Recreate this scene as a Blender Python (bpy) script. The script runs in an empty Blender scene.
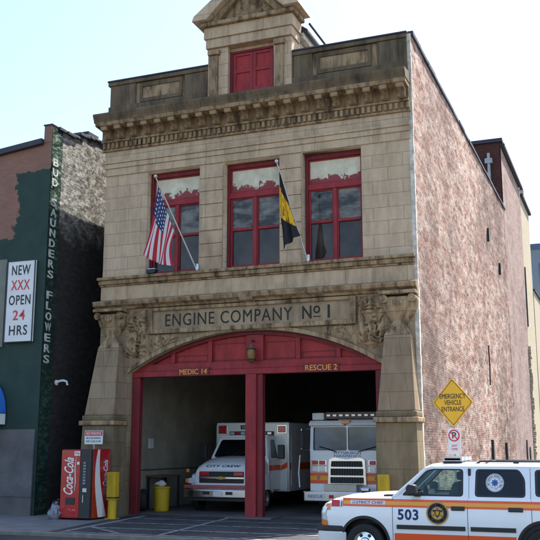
import bpy, bmesh, math, random
from math import sin, cos, pi, radians, sqrt
from mathutils import Vector, Matrix, noise
random.seed(7)
scene = bpy.context.scene
col = scene.collection

# ------------------------------------------------------------------ node helpers
def new_mat(name):
    m = bpy.data.materials.new(name); m.use_nodes = True
    nt = m.node_tree; nt.nodes.clear()
    out = nt.nodes.new('ShaderNodeOutputMaterial'); b = nt.nodes.new('ShaderNodeBsdfPrincipled')
    nt.links.new(b.outputs[0], out.inputs[0])
    return m, nt, b
def nd(nt, t, **k):
    n = nt.nodes.new(t)
    for a, v in k.items(): setattr(n, a, v)
    return n
def lk(nt, a, b): nt.links.new(a, b)
def rgba(c): return (c[0], c[1], c[2], 1)
def objco(nt): return nd(nt, 'ShaderNodeTexCoord').outputs['Object']
def noise_tex(nt, vec, scale, detail=5, rough=.6, mapscale=None):
    if mapscale:
        mp = nd(nt, 'ShaderNodeMapping'); mp.inputs['Scale'].default_value = mapscale
        lk(nt, vec, mp.inputs['Vector']); vec = mp.outputs[0]
    n = nd(nt, 'ShaderNodeTexNoise'); n.inputs['Scale'].default_value = scale
    n.inputs['Detail'].default_value = detail; n.inputs['Roughness'].default_value = rough
    lk(nt, vec, n.inputs['Vector']); return n.outputs['Fac']
def ramp(nt, fac, p0, p1, c0=(0,0,0), c1=(1,1,1)):
    r = nd(nt, 'ShaderNodeValToRGB'); r.color_ramp.elements[0].position = p0; r.color_ramp.elements[1].position = p1
    r.color_ramp.elements[0].color = rgba(c0); r.color_ramp.elements[1].color = rgba(c1)
    lk(nt, fac, r.inputs[0]); return r.outputs[0]
def mix(nt, fac, a, b, mode='MIX'):
    m = nd(nt, 'ShaderNodeMixRGB', blend_type=mode)
    for s, v in ((m.inputs[0], fac), (m.inputs[1], a), (m.inputs[2], b)):
        if hasattr(v, 'is_linked') or hasattr(v, 'links'): lk(nt, v, s)
        elif isinstance(v, (int, float)): s.default_value = v
        else: s.default_value = rgba(v)
    return m.outputs[0]
def mth(nt, op, a, b=0.0, c=0.0, clamp=False):
    m = nd(nt, 'ShaderNodeMath', operation=op, use_clamp=clamp)
    for i, v in enumerate((a, b, c)):
        if hasattr(v, 'links'): lk(nt, v, m.inputs[i])
        else: m.inputs[i].default_value = v
    return m.outputs[0]
def bump(nt, bsdf, h, strength=.5, dist=.01, prev=None):
    b = nd(nt, 'ShaderNodeBump'); b.inputs['Strength'].default_value = strength; b.inputs['Distance'].default_value = dist
    lk(nt, h, b.inputs['Height'])
    if prev: lk(nt, prev, b.inputs['Normal'])
    lk(nt, b.outputs[0], bsdf.inputs['Normal']); return b.outputs[0]
def wallco(nt):
    """(x+y, z, 0): courses run horizontally on walls of either direction"""
    s = nd(nt, 'ShaderNodeSeparateXYZ'); lk(nt, objco(nt), s.inputs[0])
    c = nd(nt, 'ShaderNodeCombineXYZ'); lk(nt, mth(nt, 'ADD', s.outputs[0], s.outputs[1]), c.inputs[0]); lk(nt, s.outputs[2], c.inputs[1])
    return c.outputs[0], s

def worn(name, c, rough=.5, chip=(.12,.06,.05)):
    m, nt, b = new_mat(name); o = objco(nt)
    cc = ramp(nt, noise_tex(nt, o, 2.2, 6, .65, (1.5, 1.5, .5)), .3, .72, tuple(x*.62 for x in c), tuple(x*1.12 for x in c))
    f = noise_tex(nt, o, 11, 9, .8); g = noise_tex(nt, o, 1.6, 4)
    cc = mix(nt, mth(nt, 'MULTIPLY', ramp(nt, mth(nt, 'ADD', mth(nt, 'MULTIPLY', f, .7), mth(nt, 'MULTIPLY', g, .3)), .58, .62), .8), cc, chip)
    lk(nt, cc, b.inputs['Base Color']); b.inputs['Specular IOR Level'].default_value = .35
    lk(nt, ramp(nt, f, .3, .7, (rough*.8,)*3, (min(1, rough*1.5),)*3), b.inputs['Roughness'])
    bump(nt, b, mth(nt, 'ADD', f, noise_tex(nt, o, 30, 3, .6, (1, 1, .15))), .35, .006); return m
def plain(name, c, rough=.5, metal=0., var=.15, nscale=6, bmp=0., coat=0., spec=.5):
    m, nt, b = new_mat(name)
    o = objco(nt); n = noise_tex(nt, o, nscale)
    dark = tuple(x*(1-var) for x in c); lite = tuple(min(1, x*(1+var*.6)) for x in c)
    lk(nt, ramp(nt, n, .3, .7, dark, lite), b.inputs['Base Color'])
    b.inputs['Roughness'].default_value = rough; b.inputs['Metallic'].default_value = metal
    b.inputs['Coat Weight'].default_value = coat; b.inputs['Specular IOR Level'].default_value = spec
    if bmp: bump(nt, b, noise_tex(nt, o, nscale*6), bmp, .004)
    return m

def stone(name, c1, c2, mort, bw=.95, bh=.42, stain=.5, stainc=(.06,.045,.03), sscale=.6, rough=.85, bmp=.5, green=0):
    m, nt, b = new_mat(name)
    v, s = wallco(nt); o = objco(nt)
    br = nd(nt, 'ShaderNodeTexBrick'); lk(nt, v, br.inputs['Vector'])
    br.inputs['Scale'].default_value = 1; br.inputs['Brick Width'].default_value = bw; br.inputs['Row Height'].default_value = bh
    br.inputs['Mortar Size'].default_value = .009; br.inputs['Mortar Smooth'].default_value = .3
    br.inputs['Color1'].default_value = rgba(c1); br.inputs['Color2'].default_value = rgba(c2); br.inputs['Mortar'].default_value = rgba(mort)
    cc = mix(nt, .45, br.outputs['Color'], ramp(nt, noise_tex(nt, o, 5, 8, .65), .3, .7, tuple(x*.7 for x in c1), tuple(min(1, x*1.25) for x in c2)))
    # water and soot stains running down
    st = noise_tex(nt, o, sscale, 6, .62, (1.6, 1.6, .5))
    st2 = noise_tex(nt, o, 3.0, 6, .6, (2.2, 2.2, .35))
    stf = mth(nt, 'MULTIPLY', ramp(nt, mth(nt, 'ADD', mth(nt, 'MULTIPLY', st, .65), mth(nt, 'MULTIPLY', st2, .35)), .44, .64), stain)
    cc = mix(nt, stf, cc, stainc)
    if green:
        g = mth(nt, 'MULTIPLY', ramp(nt, noise_tex(nt, o, 1.1, 4), .45, .65), green)
        cc = mix(nt, g, cc, (.10,.12,.03))
    lk(nt, cc, b.inputs['Base Color']); b.inputs['Roughness'].default_value = rough; b.inputs['Specular IOR Level'].default_value = .25
    h = mth(nt, 'SUBTRACT', mth(nt, 'MULTIPLY', noise_tex(nt, o, 14, 8, .7), .5), br.outputs['Fac'])
    bump(nt, b, h, min(1, bmp*1.3), .028)
    return m

def brick(name, c1, c2, mort, grime, gs=.45, gp=(.45,.6), gmix=.7, bmp=.8, fine=1.0, pale=None, bw=.22, bh=.075):
    m, nt, b = new_mat(name)
    v, s = wallco(nt); o = objco(nt)
    br = nd(nt, 'ShaderNodeTexBrick'); lk(nt, v, br.inputs['Vector'])
    br.inputs['Scale'].default_value = 1; br.inputs['Brick Width'].default_value = bw; br.inputs['Row Height'].default_value = bh
    br.inputs['Mortar Size'].default_value = .006; br.inputs['Mortar Smooth'].default_value = .6
    br.inputs['Color1'].default_value = rgba(c1); br.inputs['Color2'].default_value = rgba(c2); br.inputs['Mortar'].default_value = rgba(mort)
    cc = br.outputs['Color']
    if pale: cc = mix(nt, mth(nt, 'MULTIPLY', ramp(nt, noise_tex(nt, o, 2.2, 8, .75, (1, .4, 1)), .42, .6), .75), cc, pale)
    sp = noise_tex(nt, o, 6.0, 9, .82, (1, .38, 1))
    cc = mix(nt, mth(nt, 'MULTIPLY', ramp(nt, sp, .49, .63), .55*fine), cc, grime)
    g = noise_tex(nt, o, gs, 8, .68, (1, 1, .8)); g2 = noise_tex(nt, o, 2.6, 8, .78, (1, .32, 1))
    gg = mth(nt, 'ADD', mth(nt, 'MULTIPLY', g, .6), mth(nt, 'MULTIPLY', g2, .4))
    cc = mix(nt, mth(nt, 'MULTIPLY', ramp(nt, gg, gp[0], gp[1]), gmix), cc, grime)
    lk(nt, cc, b.inputs['Base Color']); b.inputs['Roughness'].default_value = .95; b.inputs['Specular IOR Level'].default_value = .15
    h = mth(nt, 'SUBTRACT', mth(nt, 'ADD', noise_tex(nt, o, 7, 8, .75, (1, .4, 1)), mth(nt, 'MULTIPLY', sp, 1.3)), mth(nt, 'MULTIPLY', br.outputs['Fac'], .5))
    bump(nt, b, h, bmp, .02)
    return m

def glass_dark(name, c=(.02,.03,.035), rough=.03, spec=.6):
    m, nt, b = new_mat(name)
    o = objco(nt)
    lk(nt, ramp(nt, noise_tex(nt, o, .9, 4), .35, .65, tuple(x*.4 for x in c), tuple(x*1.6 for x in c)), b.inputs['Base Color'])
    b.inputs['Roughness'].default_value = rough; b.inputs['Specular IOR Level'].default_value = spec
    bump(nt, b, noise_tex(nt, o, 1.2, 2), .12, .02)
    return m
def glass_clear(name, tint=(.75,.85,.82)):
    m, nt, b = new_mat(name)
    nt.nodes.remove(b)
    out = [n for n in nt.nodes if n.type == 'OUTPUT_MATERIAL'][0]
    t = nd(nt, 'ShaderNodeBsdfTransparent'); t.inputs[0].default_value = rgba(tint)
    g = nd(nt, 'ShaderNodeBsdfGlossy'); g.inputs['Roughness'].default_value = .02
    f = nd(nt, 'ShaderNodeFresnel'); f.inputs[0].default_value = 1.5
    mx = nd(nt, 'ShaderNodeMixShader'); lk(nt, f.outputs[0], mx.inputs[0]); lk(nt, t.outputs[0], mx.inputs[1]); lk(nt, g.outputs[0], mx.inputs[2])
    lk(nt, mx.outputs[0], out.inputs[0]); return m

# ------------------------------------------------------------------ mesh helpers
class MB:
    def __init__(s): s.v = []; s.f = []
    def add(s, vs, fs):
        k = len(s.v); s.v += [tuple(v) for v in vs]; s.f += [tuple(k+i for i in f) for f in fs]; return s
    def box(s, x0, x1, y0, y1, z0, z1):
        return s.add([(x0,y0,z0),(x1,y0,z0),(x1,y1,z0),(x0,y1,z0),(x0,y0,z1),(x1,y0,z1),(x1,y1,z1),(x0,y1,z1)],
                     [(0,3,2,1),(4,5,6,7),(0,1,5,4),(1,2,6,5),(2,3,7,6),(3,0,4,7)])
    def frustum(s, a, za, b, zb):   # a,b = (x0,x1,y0,y1)
        return s.add([(a[0],a[2],za),(a[1],a[2],za),(a[1],a[3],za),(a[0],a[3],za),(b[0],b[2],zb),(b[1],b[2],zb),(b[1],b[3],zb),(b[0],b[3],zb)],
                     [(0,3,2,1),(4,5,6,7),(0,1,5,4),(1,2,6,5),(2,3,7,6),(3,0,4,7)])
    def prism(s, poly, fn0, fn1):   # poly of 2d pts; fn maps (a,b)->xyz for both ends
        n = len(poly)
        return s.add([fn0(*p) for p in poly]+[fn1(*p) for p in poly],
                     [tuple(range(n-1,-1,-1)), tuple(range(n,2*n))]+[(i,(i+1)%n,n+(i+1)%n,n+i) for i in range(n)])
    def prism_x(s, poly, x0, x1): return s.prism(poly, lambda a,b:(x0,a,b), lambda a,b:(x1,a,b))
    def prism_y(s, poly, y0, y1): return s.prism(poly, lambda a,b:(a,y0,b), lambda a,b:(a,y1,b))
    def prism_z(s, poly, z0, z1): return s.prism(poly, lambda a,b:(a,b,z0), lambda a,b:(a,b,z1))
    def loft(s, secs, closed=True, caps=True):
        n = len(secs[0]); k = len(s.v)
        for c in secs: s.v += [tuple(p) for p in c]
        for i in range(len(secs)-1):
            for j in range(n if closed else n-1):
                s.f.append((k+i*n+j, k+i*n+(j+1)%n, k+(i+1)*n+(j+1)%n, k+(i+1)*n+j))
        if caps and closed:
            s.f.append(tuple(k+j for j in range(n-1,-1,-1))); s.f.append(tuple(k+(len(secs)-1)*n+j for j in range(n)))
        return s
    def tube(s, pts, r, n=8):
        pts = [Vector(p) for p in pts]; rr = r if isinstance(r, (list, tuple)) else [r]*len(pts); secs = []
        for i, p in enumerate(pts):
            d = (pts[min(i+1,len(pts)-1)]-pts[max(i-1,0)]).normalized()
            a = d.orthogonal().normalized() if abs(d.z) > .9 else d.cross(Vector((0,0,1))).normalized()
            b = d.cross(a).normalized()
            secs.append([p+a*rr[i]*cos(2*pi*j/n)+b*rr[i]*sin(2*pi*j/n) for j in range(n)])
        return s.loft(secs)
    def cyl(s, c, r, h, axis=2, n=24, r2=None):
        r2 = r if r2 is None else r2
        def P(rad, t, a):
            q = [rad*cos(a), rad*sin(a)]; q.insert(axis, t); return (c[0]+q[0], c[1]+q[1], c[2]+q[2])
        return s.loft([[P(r,0,2*pi*j/n) for j in range(n)], [P(r2,h,2*pi*j/n) for j in range(n)]])
    def lathe(s, c, prof, axis=2, n=28, caps=True):
        secs = []
        for (r, t) in prof:
            sec = []
            for j in range(n):
                a = 2*pi*j/n; q = [r*cos(a), r*sin(a)]; q.insert(axis, t); sec.append((c[0]+q[0], c[1]+q[1], c[2]+q[2]))
            secs.append(sec)
        return s.loft(secs, caps=caps)
    def ball(s, c, r, nu=12, nv=8, sq=(1,1,1), lump=0):
        secs = []
        for i in range(nv+1):
            t = -pi/2+pi*(i+.001)/(nv+.002)
            sec = []
            for j in range(nu):
                a = 2*pi*j/nu; p = Vector((cos(t)*cos(a), cos(t)*sin(a), sin(t)))
                k = 1+lump*noise.noise(p*2+Vector(c)*3)
                sec.append((c[0]+p.x*r*sq[0]*k, c[1]+p.y*r*sq[1]*k, c[2]+p.z*r*sq[2]*k))
            secs.append(sec)
        return s.loft(secs)
    def grid(s, fn, nu, nv):
        k = len(s.v)
        for i in range(nu+1):
            for j in range(nv+1): s.v.append(tuple(fn(i/nu, j/nv)))
        for i in range(nu):
            for j in range(nv):
                a = k+i*(nv+1)+j; s.f.append((a, a+nv+1, a+nv+2, a+1))
        return s
    def build(s, name, mat, parent=None, bevel=0, smooth=None, loc=None, fix=True, seg=2):
        me = bpy.data.meshes.new(name); me.from_pydata(s.v, [], s.f); me.update()
        if fix:
            bm = bmesh.new(); bm.from_mesh(me); bmesh.ops.recalc_face_normals(bm, faces=bm.faces); bm.to_mesh(me); bm.free()
        return link(name, me, mat, parent, bevel, smooth, loc, seg)
def link(name, me, mat, parent=None, bevel=0, smooth=None, loc=None, seg=2):
    o = bpy.data.objects.new(name, me); me.materials.clear(); me.materials.append(mat); col.objects.link(o)
    if parent:
        o.parent = parent
        if parent.type != 'EMPTY' or True: pass
    if loc: o.location = loc
    if bevel:
        b = o.modifiers.new('b', 'BEVEL'); b.width = bevel; b.segments = seg; b.limit_method = 'ANGLE'; b.angle_limit = radians(35)
    if smooth:
        me.polygons.foreach_set('use_smooth', [True]*len(me.polygons)); me.set_sharp_from_angle(angle=radians(smooth))
    return o
def box(name, mat, parent, b, bevel=0, **k): return MB().box(*b).build(name, mat, parent, bevel, **k)
def empty(name, label, cat, loc=(0,0,0), group=None, rz=0):
    o = bpy.data.objects.new(name, None); col.objects.link(o); o.location = loc; o.rotation_euler = (0,0,rz)
    return tag(o, label, cat, group)
def tag(o, label=None, cat=None, group=None, kind=None):
    if label: o['label'] = label
    if cat: o['category'] = cat
    if group: o['group'] = group
    if kind: o['kind'] = kind
    return o
def copy_tree(o, parent=None):
    c = o.copy(); col.objects.link(c); c.parent = parent
    for ch in list(o.children): copy_tree(ch, c)
    return c
def evaluated_mesh(o):
    dg = bpy.context.evaluated_depsgraph_get(); me = bpy.data.meshes.new_from_object(o.evaluated_get(dg)); return me
def curve_panel(outer, holes, thick):
    """2D outline with holes, extruded: mesh with z in +-thick/2"""
    cu = bpy.data.curves.new('c', 'CURVE'); cu.dimensions = '2D'; cu.fill_mode = 'BOTH'; cu.extrude = thick/2
    for pl in [outer]+holes:
        sp = cu.splines.new('POLY'); sp.points.add(len(pl)-1); sp.use_cyclic_u = True
        for i, p in enumerate(pl): sp.points[i].co = (p[0], p[1], 0, 1)
    o = bpy.data.objects.new('c', cu); col.objects.link(o)
    bpy.context.view_layer.update()
    me = evaluated_mesh(o); bpy.data.objects.remove(o); bpy.data.curves.remove(cu)
    bm = bmesh.new(); bm.from_mesh(me); bmesh.ops.remove_doubles(bm, verts=bm.verts, dist=1e-5); bm.to_mesh(me); bm.free()
    return me
def panel(name, mat, parent, outer, holes, y0, y1, bevel=0, fn=None, smooth=None, loc=None):
    """panel standing in xz, from y0 (front) to y1"""
    t = y1-y0; me = curve_panel(outer, holes, t)
    for v in me.vertices:
        x, y, z = v.co; yy = y0 + (t/2 - z)
        v.co = fn(x, yy, y) if fn else (x, yy, y)
    bm = bmesh.new(); bm.from_mesh(me); bmesh.ops.recalc_face_normals(bm, faces=bm.faces); bm.to_mesh(me); bm.free()
    return link(name, me, mat, parent, bevel, smooth, loc)
def text_mesh(body, extrude=.02, offset=0, shear=0, spacing=1, align_res=3):
    cu = bpy.data.curves.new('t', 'FONT'); cu.body = body; cu.extrude = extrude; bold = offset if 'M' in body else 0; cu.offset = 0 if bold else offset; cu.shear = shear
    cu.space_character = spacing; cu.resolution_u = align_res
    o = bpy.data.objects.new('t', cu); col.objects.link(o); bpy.context.view_layer.update()
    me = evaluated_mesh(o); bpy.data.objects.remove(o); bpy.data.curves.remove(cu)
    if bold:      # heavier strokes: the same outline three times, each a hair prouder than the last
        bm = bmesh.new(); bm.from_mesh(me); src = list(bm.verts)+list(bm.edges)+list(bm.faces)
        for k in (-1, 1):
            d = bmesh.ops.duplicate(bm, geom=src); 
            for v in d['geom']:
                if isinstance(v, bmesh.types.BMVert): v.co += Vector((k*bold*1.6, 0, .06*(k+2)))
        bm.to_mesh(me); bm.free()
    return me
def text(name, mat, parent, body, o, r, u, w, h, ext=.004, offset=0, shear=0, spacing=1, fn=None, label=None):
    """lettering with its lower left at o, running along r, up along u, fitted to w x h"""
    me = text_mesh(body, 1.0, offset, shear, spacing)
    xs = [v.co.x for v in me.vertices]; ys = [v.co.y for v in me.vertices]
    x0, x1, y0, y1 = min(xs), max(xs), min(ys), max(ys)
    o = Vector(o); r = Vector(r).normalized(); u = Vector(u).normalized(); n = r.cross(u)
    for v in me.vertices:
        a = (v.co.x-x0)/(x1-x0)*w; b = (v.co.y-y0)/(y1-y0)*h; c = v.co.z*ext/1.0
        v.co = fn(a, b, c) if fn else (o + r*a + u*b + n*c)
    ob = link(name, me, mat, parent)
    if label: ob['label'] = label
    return ob
def rrect(x0, x1, z0, z1, r, n=5):
    pts = []
    for (cx, cz, a0) in ((x1-r, z1-r, 0), (x0+r, z1-r, 90), (x0+r, z0+r, 180), (x1-r, z0+r, 270)):
        for i in range(n+1):
            a = radians(a0+90*i/n); pts.append((cx+r*cos(a), cz+r*sin(a)))
    return pts
def rpoly(pts, r, n=4):
    out = []; m = len(pts)
    for i in range(m):
        p = Vector(pts[i]); a = (Vector(pts[i-1])-p).normalized(); b = (Vector(pts[(i+1)%m])-p).normalized()
        rr = min(r, (Vector(pts[i-1])-p).length*.45, (Vector(pts[(i+1)%m])-p).length*.45)
        s, e = p+a*rr, p+b*rr
        for k in range(n+1):
            t = k/n; q = s*(1-t)**2+p*2*t*(1-t)+e*t*t; out.append((q.x, q.y))
    return out

# ------------------------------------------------------------------ materials
M = {}
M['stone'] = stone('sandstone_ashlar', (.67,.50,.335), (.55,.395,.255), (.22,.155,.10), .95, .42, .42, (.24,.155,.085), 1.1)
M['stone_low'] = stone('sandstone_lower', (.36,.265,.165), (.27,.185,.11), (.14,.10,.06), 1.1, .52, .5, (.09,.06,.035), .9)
M['stone_band'] = stone('sandstone_band', (.61,.45,.295), (.51,.365,.23), (.20,.14,.09), 1.9, 3.0, .5, (.15,.095,.055), 1.3)
M['stone_brown'] = stone('sandstone_brown_stained', (.44,.31,.18), (.35,.23,.125), (.12,.08,.05), 1.7, 3.0, .95, (.05,.03,.016), 2.4)
M['stone_dark'] = stone('sandstone_sooty', (.22,.155,.095), (.15,.105,.062), (.05,.04,.03), 1.3, 3.0, .85, (.028,.024,.02), .9, green=.10)
M['stone_green'] = stone('sandstone_mossy', (.26,.195,.115), (.21,.155,.09), (.11,.08,.05), 1.6, .75, .6, (.085,.06,.035), 1.0, green=.16)
M['stone_panel'] = stone('sandstone_name_panel', (.40,.29,.18), (.35,.25,.15), (.2,.14,.09), 9, 9, .6, (.13,.085,.05), 1.2)
M['slate_cap'] = plain('cap_flashing', (.035,.033,.045), .6, 0, .3, 3)
M['brickside'] = brick('faded_pink_brick', (.60,.345,.265), (.38,.205,.16), (.56,.42,.33), (.085,.06,.05), .16, (.43,.60), .72, 1.8, 1.7, pale=(.86,.69,.59))
M['brickrear'] = brick('mauve_brick', (.40,.275,.23), (.33,.22,.185), (.42,.34,.31), (.13,.09,.085), .4, (.48,.62), .6, .9, 1.0, pale=(.46,.345,.30))
M['brickdark'] = brick('dark_red_brick', (.12,.045,.035), (.09,.035,.03), (.07,.05,.04), (.03,.02,.02), .4, (.45,.6), .5, .5)
M['beige'] = brick('beige_painted_brick', (.50,.43,.31), (.46,.39,.28), (.4,.34,.25), (.3,.24,.15), .4, (.52,.7), .35, .35, .3)
M['whiteedge'] = plain('flaking_white_edge', (.62,.56,.46), .9, 0, .45, 5, .5)
M['red'] = worn('red_painted_wood', (.33,.026,.030), .5)
M['red2'] = worn('red_painted_panel', (.38,.028,.026), .5)
M['redframe'] = worn('red_window_paint', (.34,.028,.034), .5)
M['darkred'] = worn('dark_red_post', (.20,.018,.024), .5, (.07,.03,.03))
M['glass'] = glass_dark('window_glass', (.05,.036,.028), .03, .38)
M['glassblue'] = glass_dark('windscreen_glass', (.025,.075,.13), .03, .7)
M['glassblack'] = glass_dark('tinted_glass', (.006,.007,.009), .03, .5)
M['glassclear'] = glass_clear('clear_glass')
M['black'] = plain('black_plastic', (.02,.02,.022), .5, 0, .25, 5)
M['rubber'] = plain('tyre_rubber', (.018,.018,.018), .8, 0, .3, 8, .3)
M['chrome'] = plain('chrome', (.75,.75,.77), .16, 1, .1, 4)
M['steel'] = plain('brushed_steel', (.5,.5,.52), .35, .9, .2, 5)
M['white'] = plain('white_car_paint', (.86,.86,.85), .3, 0, .03, 2, 0, .6)
M['whiteflat'] = plain('white_enamel', (.72,.71,.68), .5, 0, .12, 3)
M['cream'] = plain('cream_box', (.68,.60,.46), .6, 0, .12, 4)
M['orange'] = plain('orange_red_stripe', (.90,.095,.008), .4, 0, .06, 2, 0, .3)
M['amber'] = plain('amber_stripe', (.92,.36,.02), .4, 0, .06, 2, 0, .3)
M['ylw'] = worn('yellow_paint', (.62,.40,.015), .5, (.22,.13,.05))
M['signylw'] = plain('yellow_sign_sheet', (.80,.42,.01), .45, 0, .08, 3)
M['signblack'] = plain('sign_black', (.015,.015,.015), .5, 0, .1, 5)
M['signwhite'] = plain('sign_white', (.74,.73,.70), .5, 0, .08, 3)
M['signred'] = plain('sign_red', (.62,.03,.04), .45, 0, .12, 3)
M['lampred'] = plain('red_lens', (.55,.015,.03), .15, 0, .2, 9, 0, .5)
M['lampamber'] = plain('amber_lens', (.8,.22,.02), .15, 0, .2, 9, 0, .5)
M['lampclear'] = plain('clear_lens', (.72,.74,.76), .12, .2, .15, 9, 0, .7)
M['blue'] = plain('blue_lettering', (.03,.09,.28), .4, 0, .08, 3)
M['gold'] = plain('gold_seal', (.52,.30,.07), .4, .2, .2, 9)
M['orangetext'] = plain('orange_sign_lettering', (.80,.30,.03), .5, 0, .1, 3)
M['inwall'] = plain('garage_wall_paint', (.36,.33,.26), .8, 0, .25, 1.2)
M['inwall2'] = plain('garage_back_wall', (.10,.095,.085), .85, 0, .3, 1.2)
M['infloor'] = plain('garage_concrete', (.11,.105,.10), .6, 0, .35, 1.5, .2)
M['letterstone'] = plain('incised_dark_lettering', (.03,.024,.018), .85, 0, .25, 6)
M['coke'] = plain('vending_red', (.44,.010,.010), .25, 0, .2, 2.5, 0, .5)
M['cokewhite'] = plain('vending_white', (.8,.76,.72), .35, 0, .08, 2.5)
M['bluedoor'] = plain('blue_awning_fabric', (.02,.16,.55), .7, 0, .12, 3)
M['greystone'] = plain('grey_parging', (.12,.115,.115), .9, 0, .35, 1.3, .5)
M['greypanel'] = plain('grey_green_panel', (.20,.21,.17), .8, 0, .2, 1.5, .2)
M['roof'] = plain('roof_tar', (.05,.05,.055), .9, 0, .3, 1)
M['greybld'] = plain('grey_cladding', (.22,.26,.30), .7, 0, .12, .3)
M['greybld2'] = plain('bluish_window_bands', (.05,.09,.15), .2, 0, .2, .3)
M['pole'] = plain('galvanised_post', (.38,.38,.37), .5, .6, .2, 5)
M['polepaint'] = plain('flagpole_aluminium', (.55,.53,.48), .4, .5, .15, 5)
M['bag'] = plain('black_bin_bag', (.03,.03,.035), .3, 0, .4, 9, .5)
M['bag2'] = plain('grey_bin_bag', (.22,.23,.27), .35, 0, .4, 9, .5)
M['brownbar'] = plain('dull_brown_bar', (.13,.075,.06), .5)
M['bronze'] = plain('dull_bronze', (.24,.12,.035), .5, .4, .3, 9)
M['fadedwhite'] = plain('faded_white_lettering', (.46,.46,.43), .8, 0, .4, 7)
M['seat'] = plain('grey_seat_cloth', (.07,.07,.08), .9, 0, .2, 9)

def asphalt(name, c, lines=False):
    m, nt, b = new_mat(name); o = objco(nt)
    f = noise_tex(nt, o, 60, 4, .7); g = noise_tex(nt, o, .7, 7, .6); g2 = noise_tex(nt, o, 4, 6, .7)
    cc = ramp(nt, f, .3, .75, tuple(x*.65 for x in c), tuple(x*1.45 for x in c))
    cc = mix(nt, mth(nt, 'MULTIPLY', ramp(nt, g, .42, .6), .75), cc, tuple(x*.40 for x in c))
    cc = mix(nt, mth(nt, 'MULTIPLY', ramp(nt, g2, .53, .66), .55), cc, tuple(min(1,x*1.8) for x in c))
    vo = nd(nt, 'ShaderNodeTexVoronoi', feature='DISTANCE_TO_EDGE'); vo.inputs['Scale'].default_value = .45
    w = nd(nt, 'ShaderNodeVectorMath', operation='ADD'); lk(nt, o, w.inputs[0])
    nn = nd(nt, 'ShaderNodeTexNoise'); nn.inputs['Scale'].default_value = 2.2; nn.inputs['Detail'].default_value = 6
    sc = nd(nt, 'ShaderNodeVectorMath', operation='SCALE'); sc.inputs['Scale'].default_value = .7; lk(nt, nn.outputs['Color'], sc.inputs[0]); lk(nt, sc.outputs[0], w.inputs[1])
    lk(nt, w.outputs[0], vo.inputs['Vector'])
    cc = mix(nt, ramp(nt, vo.outputs['Distance'], .0, .010, (.6,.6,.6), (0,0,0)), cc, tuple(x*.3 for x in c))
    lk(nt, cc, b.inputs['Base Color']); b.inputs['Roughness'].default_value = .85; b.inputs['Specular IOR Level'].default_value = .3
    bump(nt, b, f, .5, .006); return m
M['asphalt'] = asphalt('road_asphalt', (.065,.062,.058))
M['ground'] = asphalt('far_ground', (.12,.115,.105))
M['apron'] = asphalt('apron_asphalt', (.06,.062,.066))
def slabs():
    m, nt, b = new_mat('pavement_slabs'); o = objco(nt)
    br = nd(nt, 'ShaderNodeTexBrick'); lk(nt, o, br.inputs['Vector']); br.offset = 0
    br.inputs['Scale'].default_value = 1; br.inputs['Brick Width'].default_value = 1.5; br.inputs['Row Height'].default_value = 1.5; br.inputs['Mortar Size'].default_value = .012
    br.inputs['Color1'].default_value = (.20,.20,.205,1); br.inputs['Color2'].default_value = (.17,.17,.178,1); br.inputs['Mortar'].default_value = (.06,.06,.06,1)
    cc = mix(nt, mth(nt, 'MULTIPLY', ramp(nt, noise_tex(nt, o, 1.2, 8, .7), .42, .66), .6), br.outputs['Color'], (.09,.088,.085))
    cc = mix(nt, ramp(nt, noise_tex(nt, o, 40, 3), .62, .7), cc, (.10,.10,.10))
    lk(nt, cc, b.inputs['Base Color']); b.inputs['Roughness'].default_value = .85
    bump(nt, b, mth(nt, 'SUBTRACT', noise_tex(nt, o, 50, 4), br.outputs['Fac']), .4, .008); return m
M['slabs'] = slabs()
def worn_paint():
    m, nt, b = new_mat('worn_road_paint'); o = objco(nt)
    f = ramp(nt, noise_tex(nt, o, 5, 9, .8), .42, .58)
    lk(nt, mix(nt, f, (.34,.345,.35), (.09,.09,.095)), b.inputs['Base Color']); b.inputs['Roughness'].default_value = .8
    bump(nt, b, noise_tex(nt, o, 60, 3), .3, .004); return m
M['paint'] = worn_paint()

# ------------------------------------------------------------------ ground
tag(box('ground', M['ground'], None, (-400,400,-250,600,-.6,-.112)), kind='structure')
tag(box('road', M['asphalt'], None, (-120,120,-19,-6.02,-.3,-.1)), kind='structure')
tag(MB().box(-120,120,-5.86,1.2,-.3,-.012).build('pavement', M['slabs']), kind='structure')
tag(MB().box(-120,120,-6.02,-5.86,-.3,-.004).build('kerb', plain('kerb_stone', (.20,.185,.16), .85, 0, .35, 2.5, .4), bevel=.02), kind='structure')
tag(MB().prism_z([(2.35,-5.85),(10.4,-5.85),(9.66,.3),(1.3,.3)], -.05, -.006).build('station_apron', M['apron']), kind='structure')
def strip(mb, a, b, w, z=.0):
    d = (Vector(b)-Vector(a)).normalized(); n = Vector((-d.y, d.x))*w/2; a = Vector(a); b = Vector(b)
    p = [a+n, a-n, b-n, b+n]
    mb.add([(q.x, q.y, z) for q in p], [(0,1,2,3)])
mb = MB()
strip(mb, (2.72,-5.8), (2.02,-.2), .16, -.002)
strip(mb, (9.75,-5.8), (9.3,-.2), .16, -.002)
strip(mb, (2.15,-1.25), (9.35,-1.25), .13, .000)
strip(mb, (2.38,-2.75), (9.5,-2.75), .15, .000)
strip(mb, (2.55,-4.35), (9.6,-4.35), .15, .000)
strip(mb, (2.70,-5.72), (9.7,-5.72), .15, .000)
strip(mb, (5.45,-5.6), (4.75,.6), .13, .002)
strip(mb, (2.55,-4.2), (4.3,-5.6), .13, .002)
strip(mb, (7.6,-5.6), (9.35,-3.2), .13, .002)
tag(mb.build('road_markings', M['paint'], fix=False), kind='structure')

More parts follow.
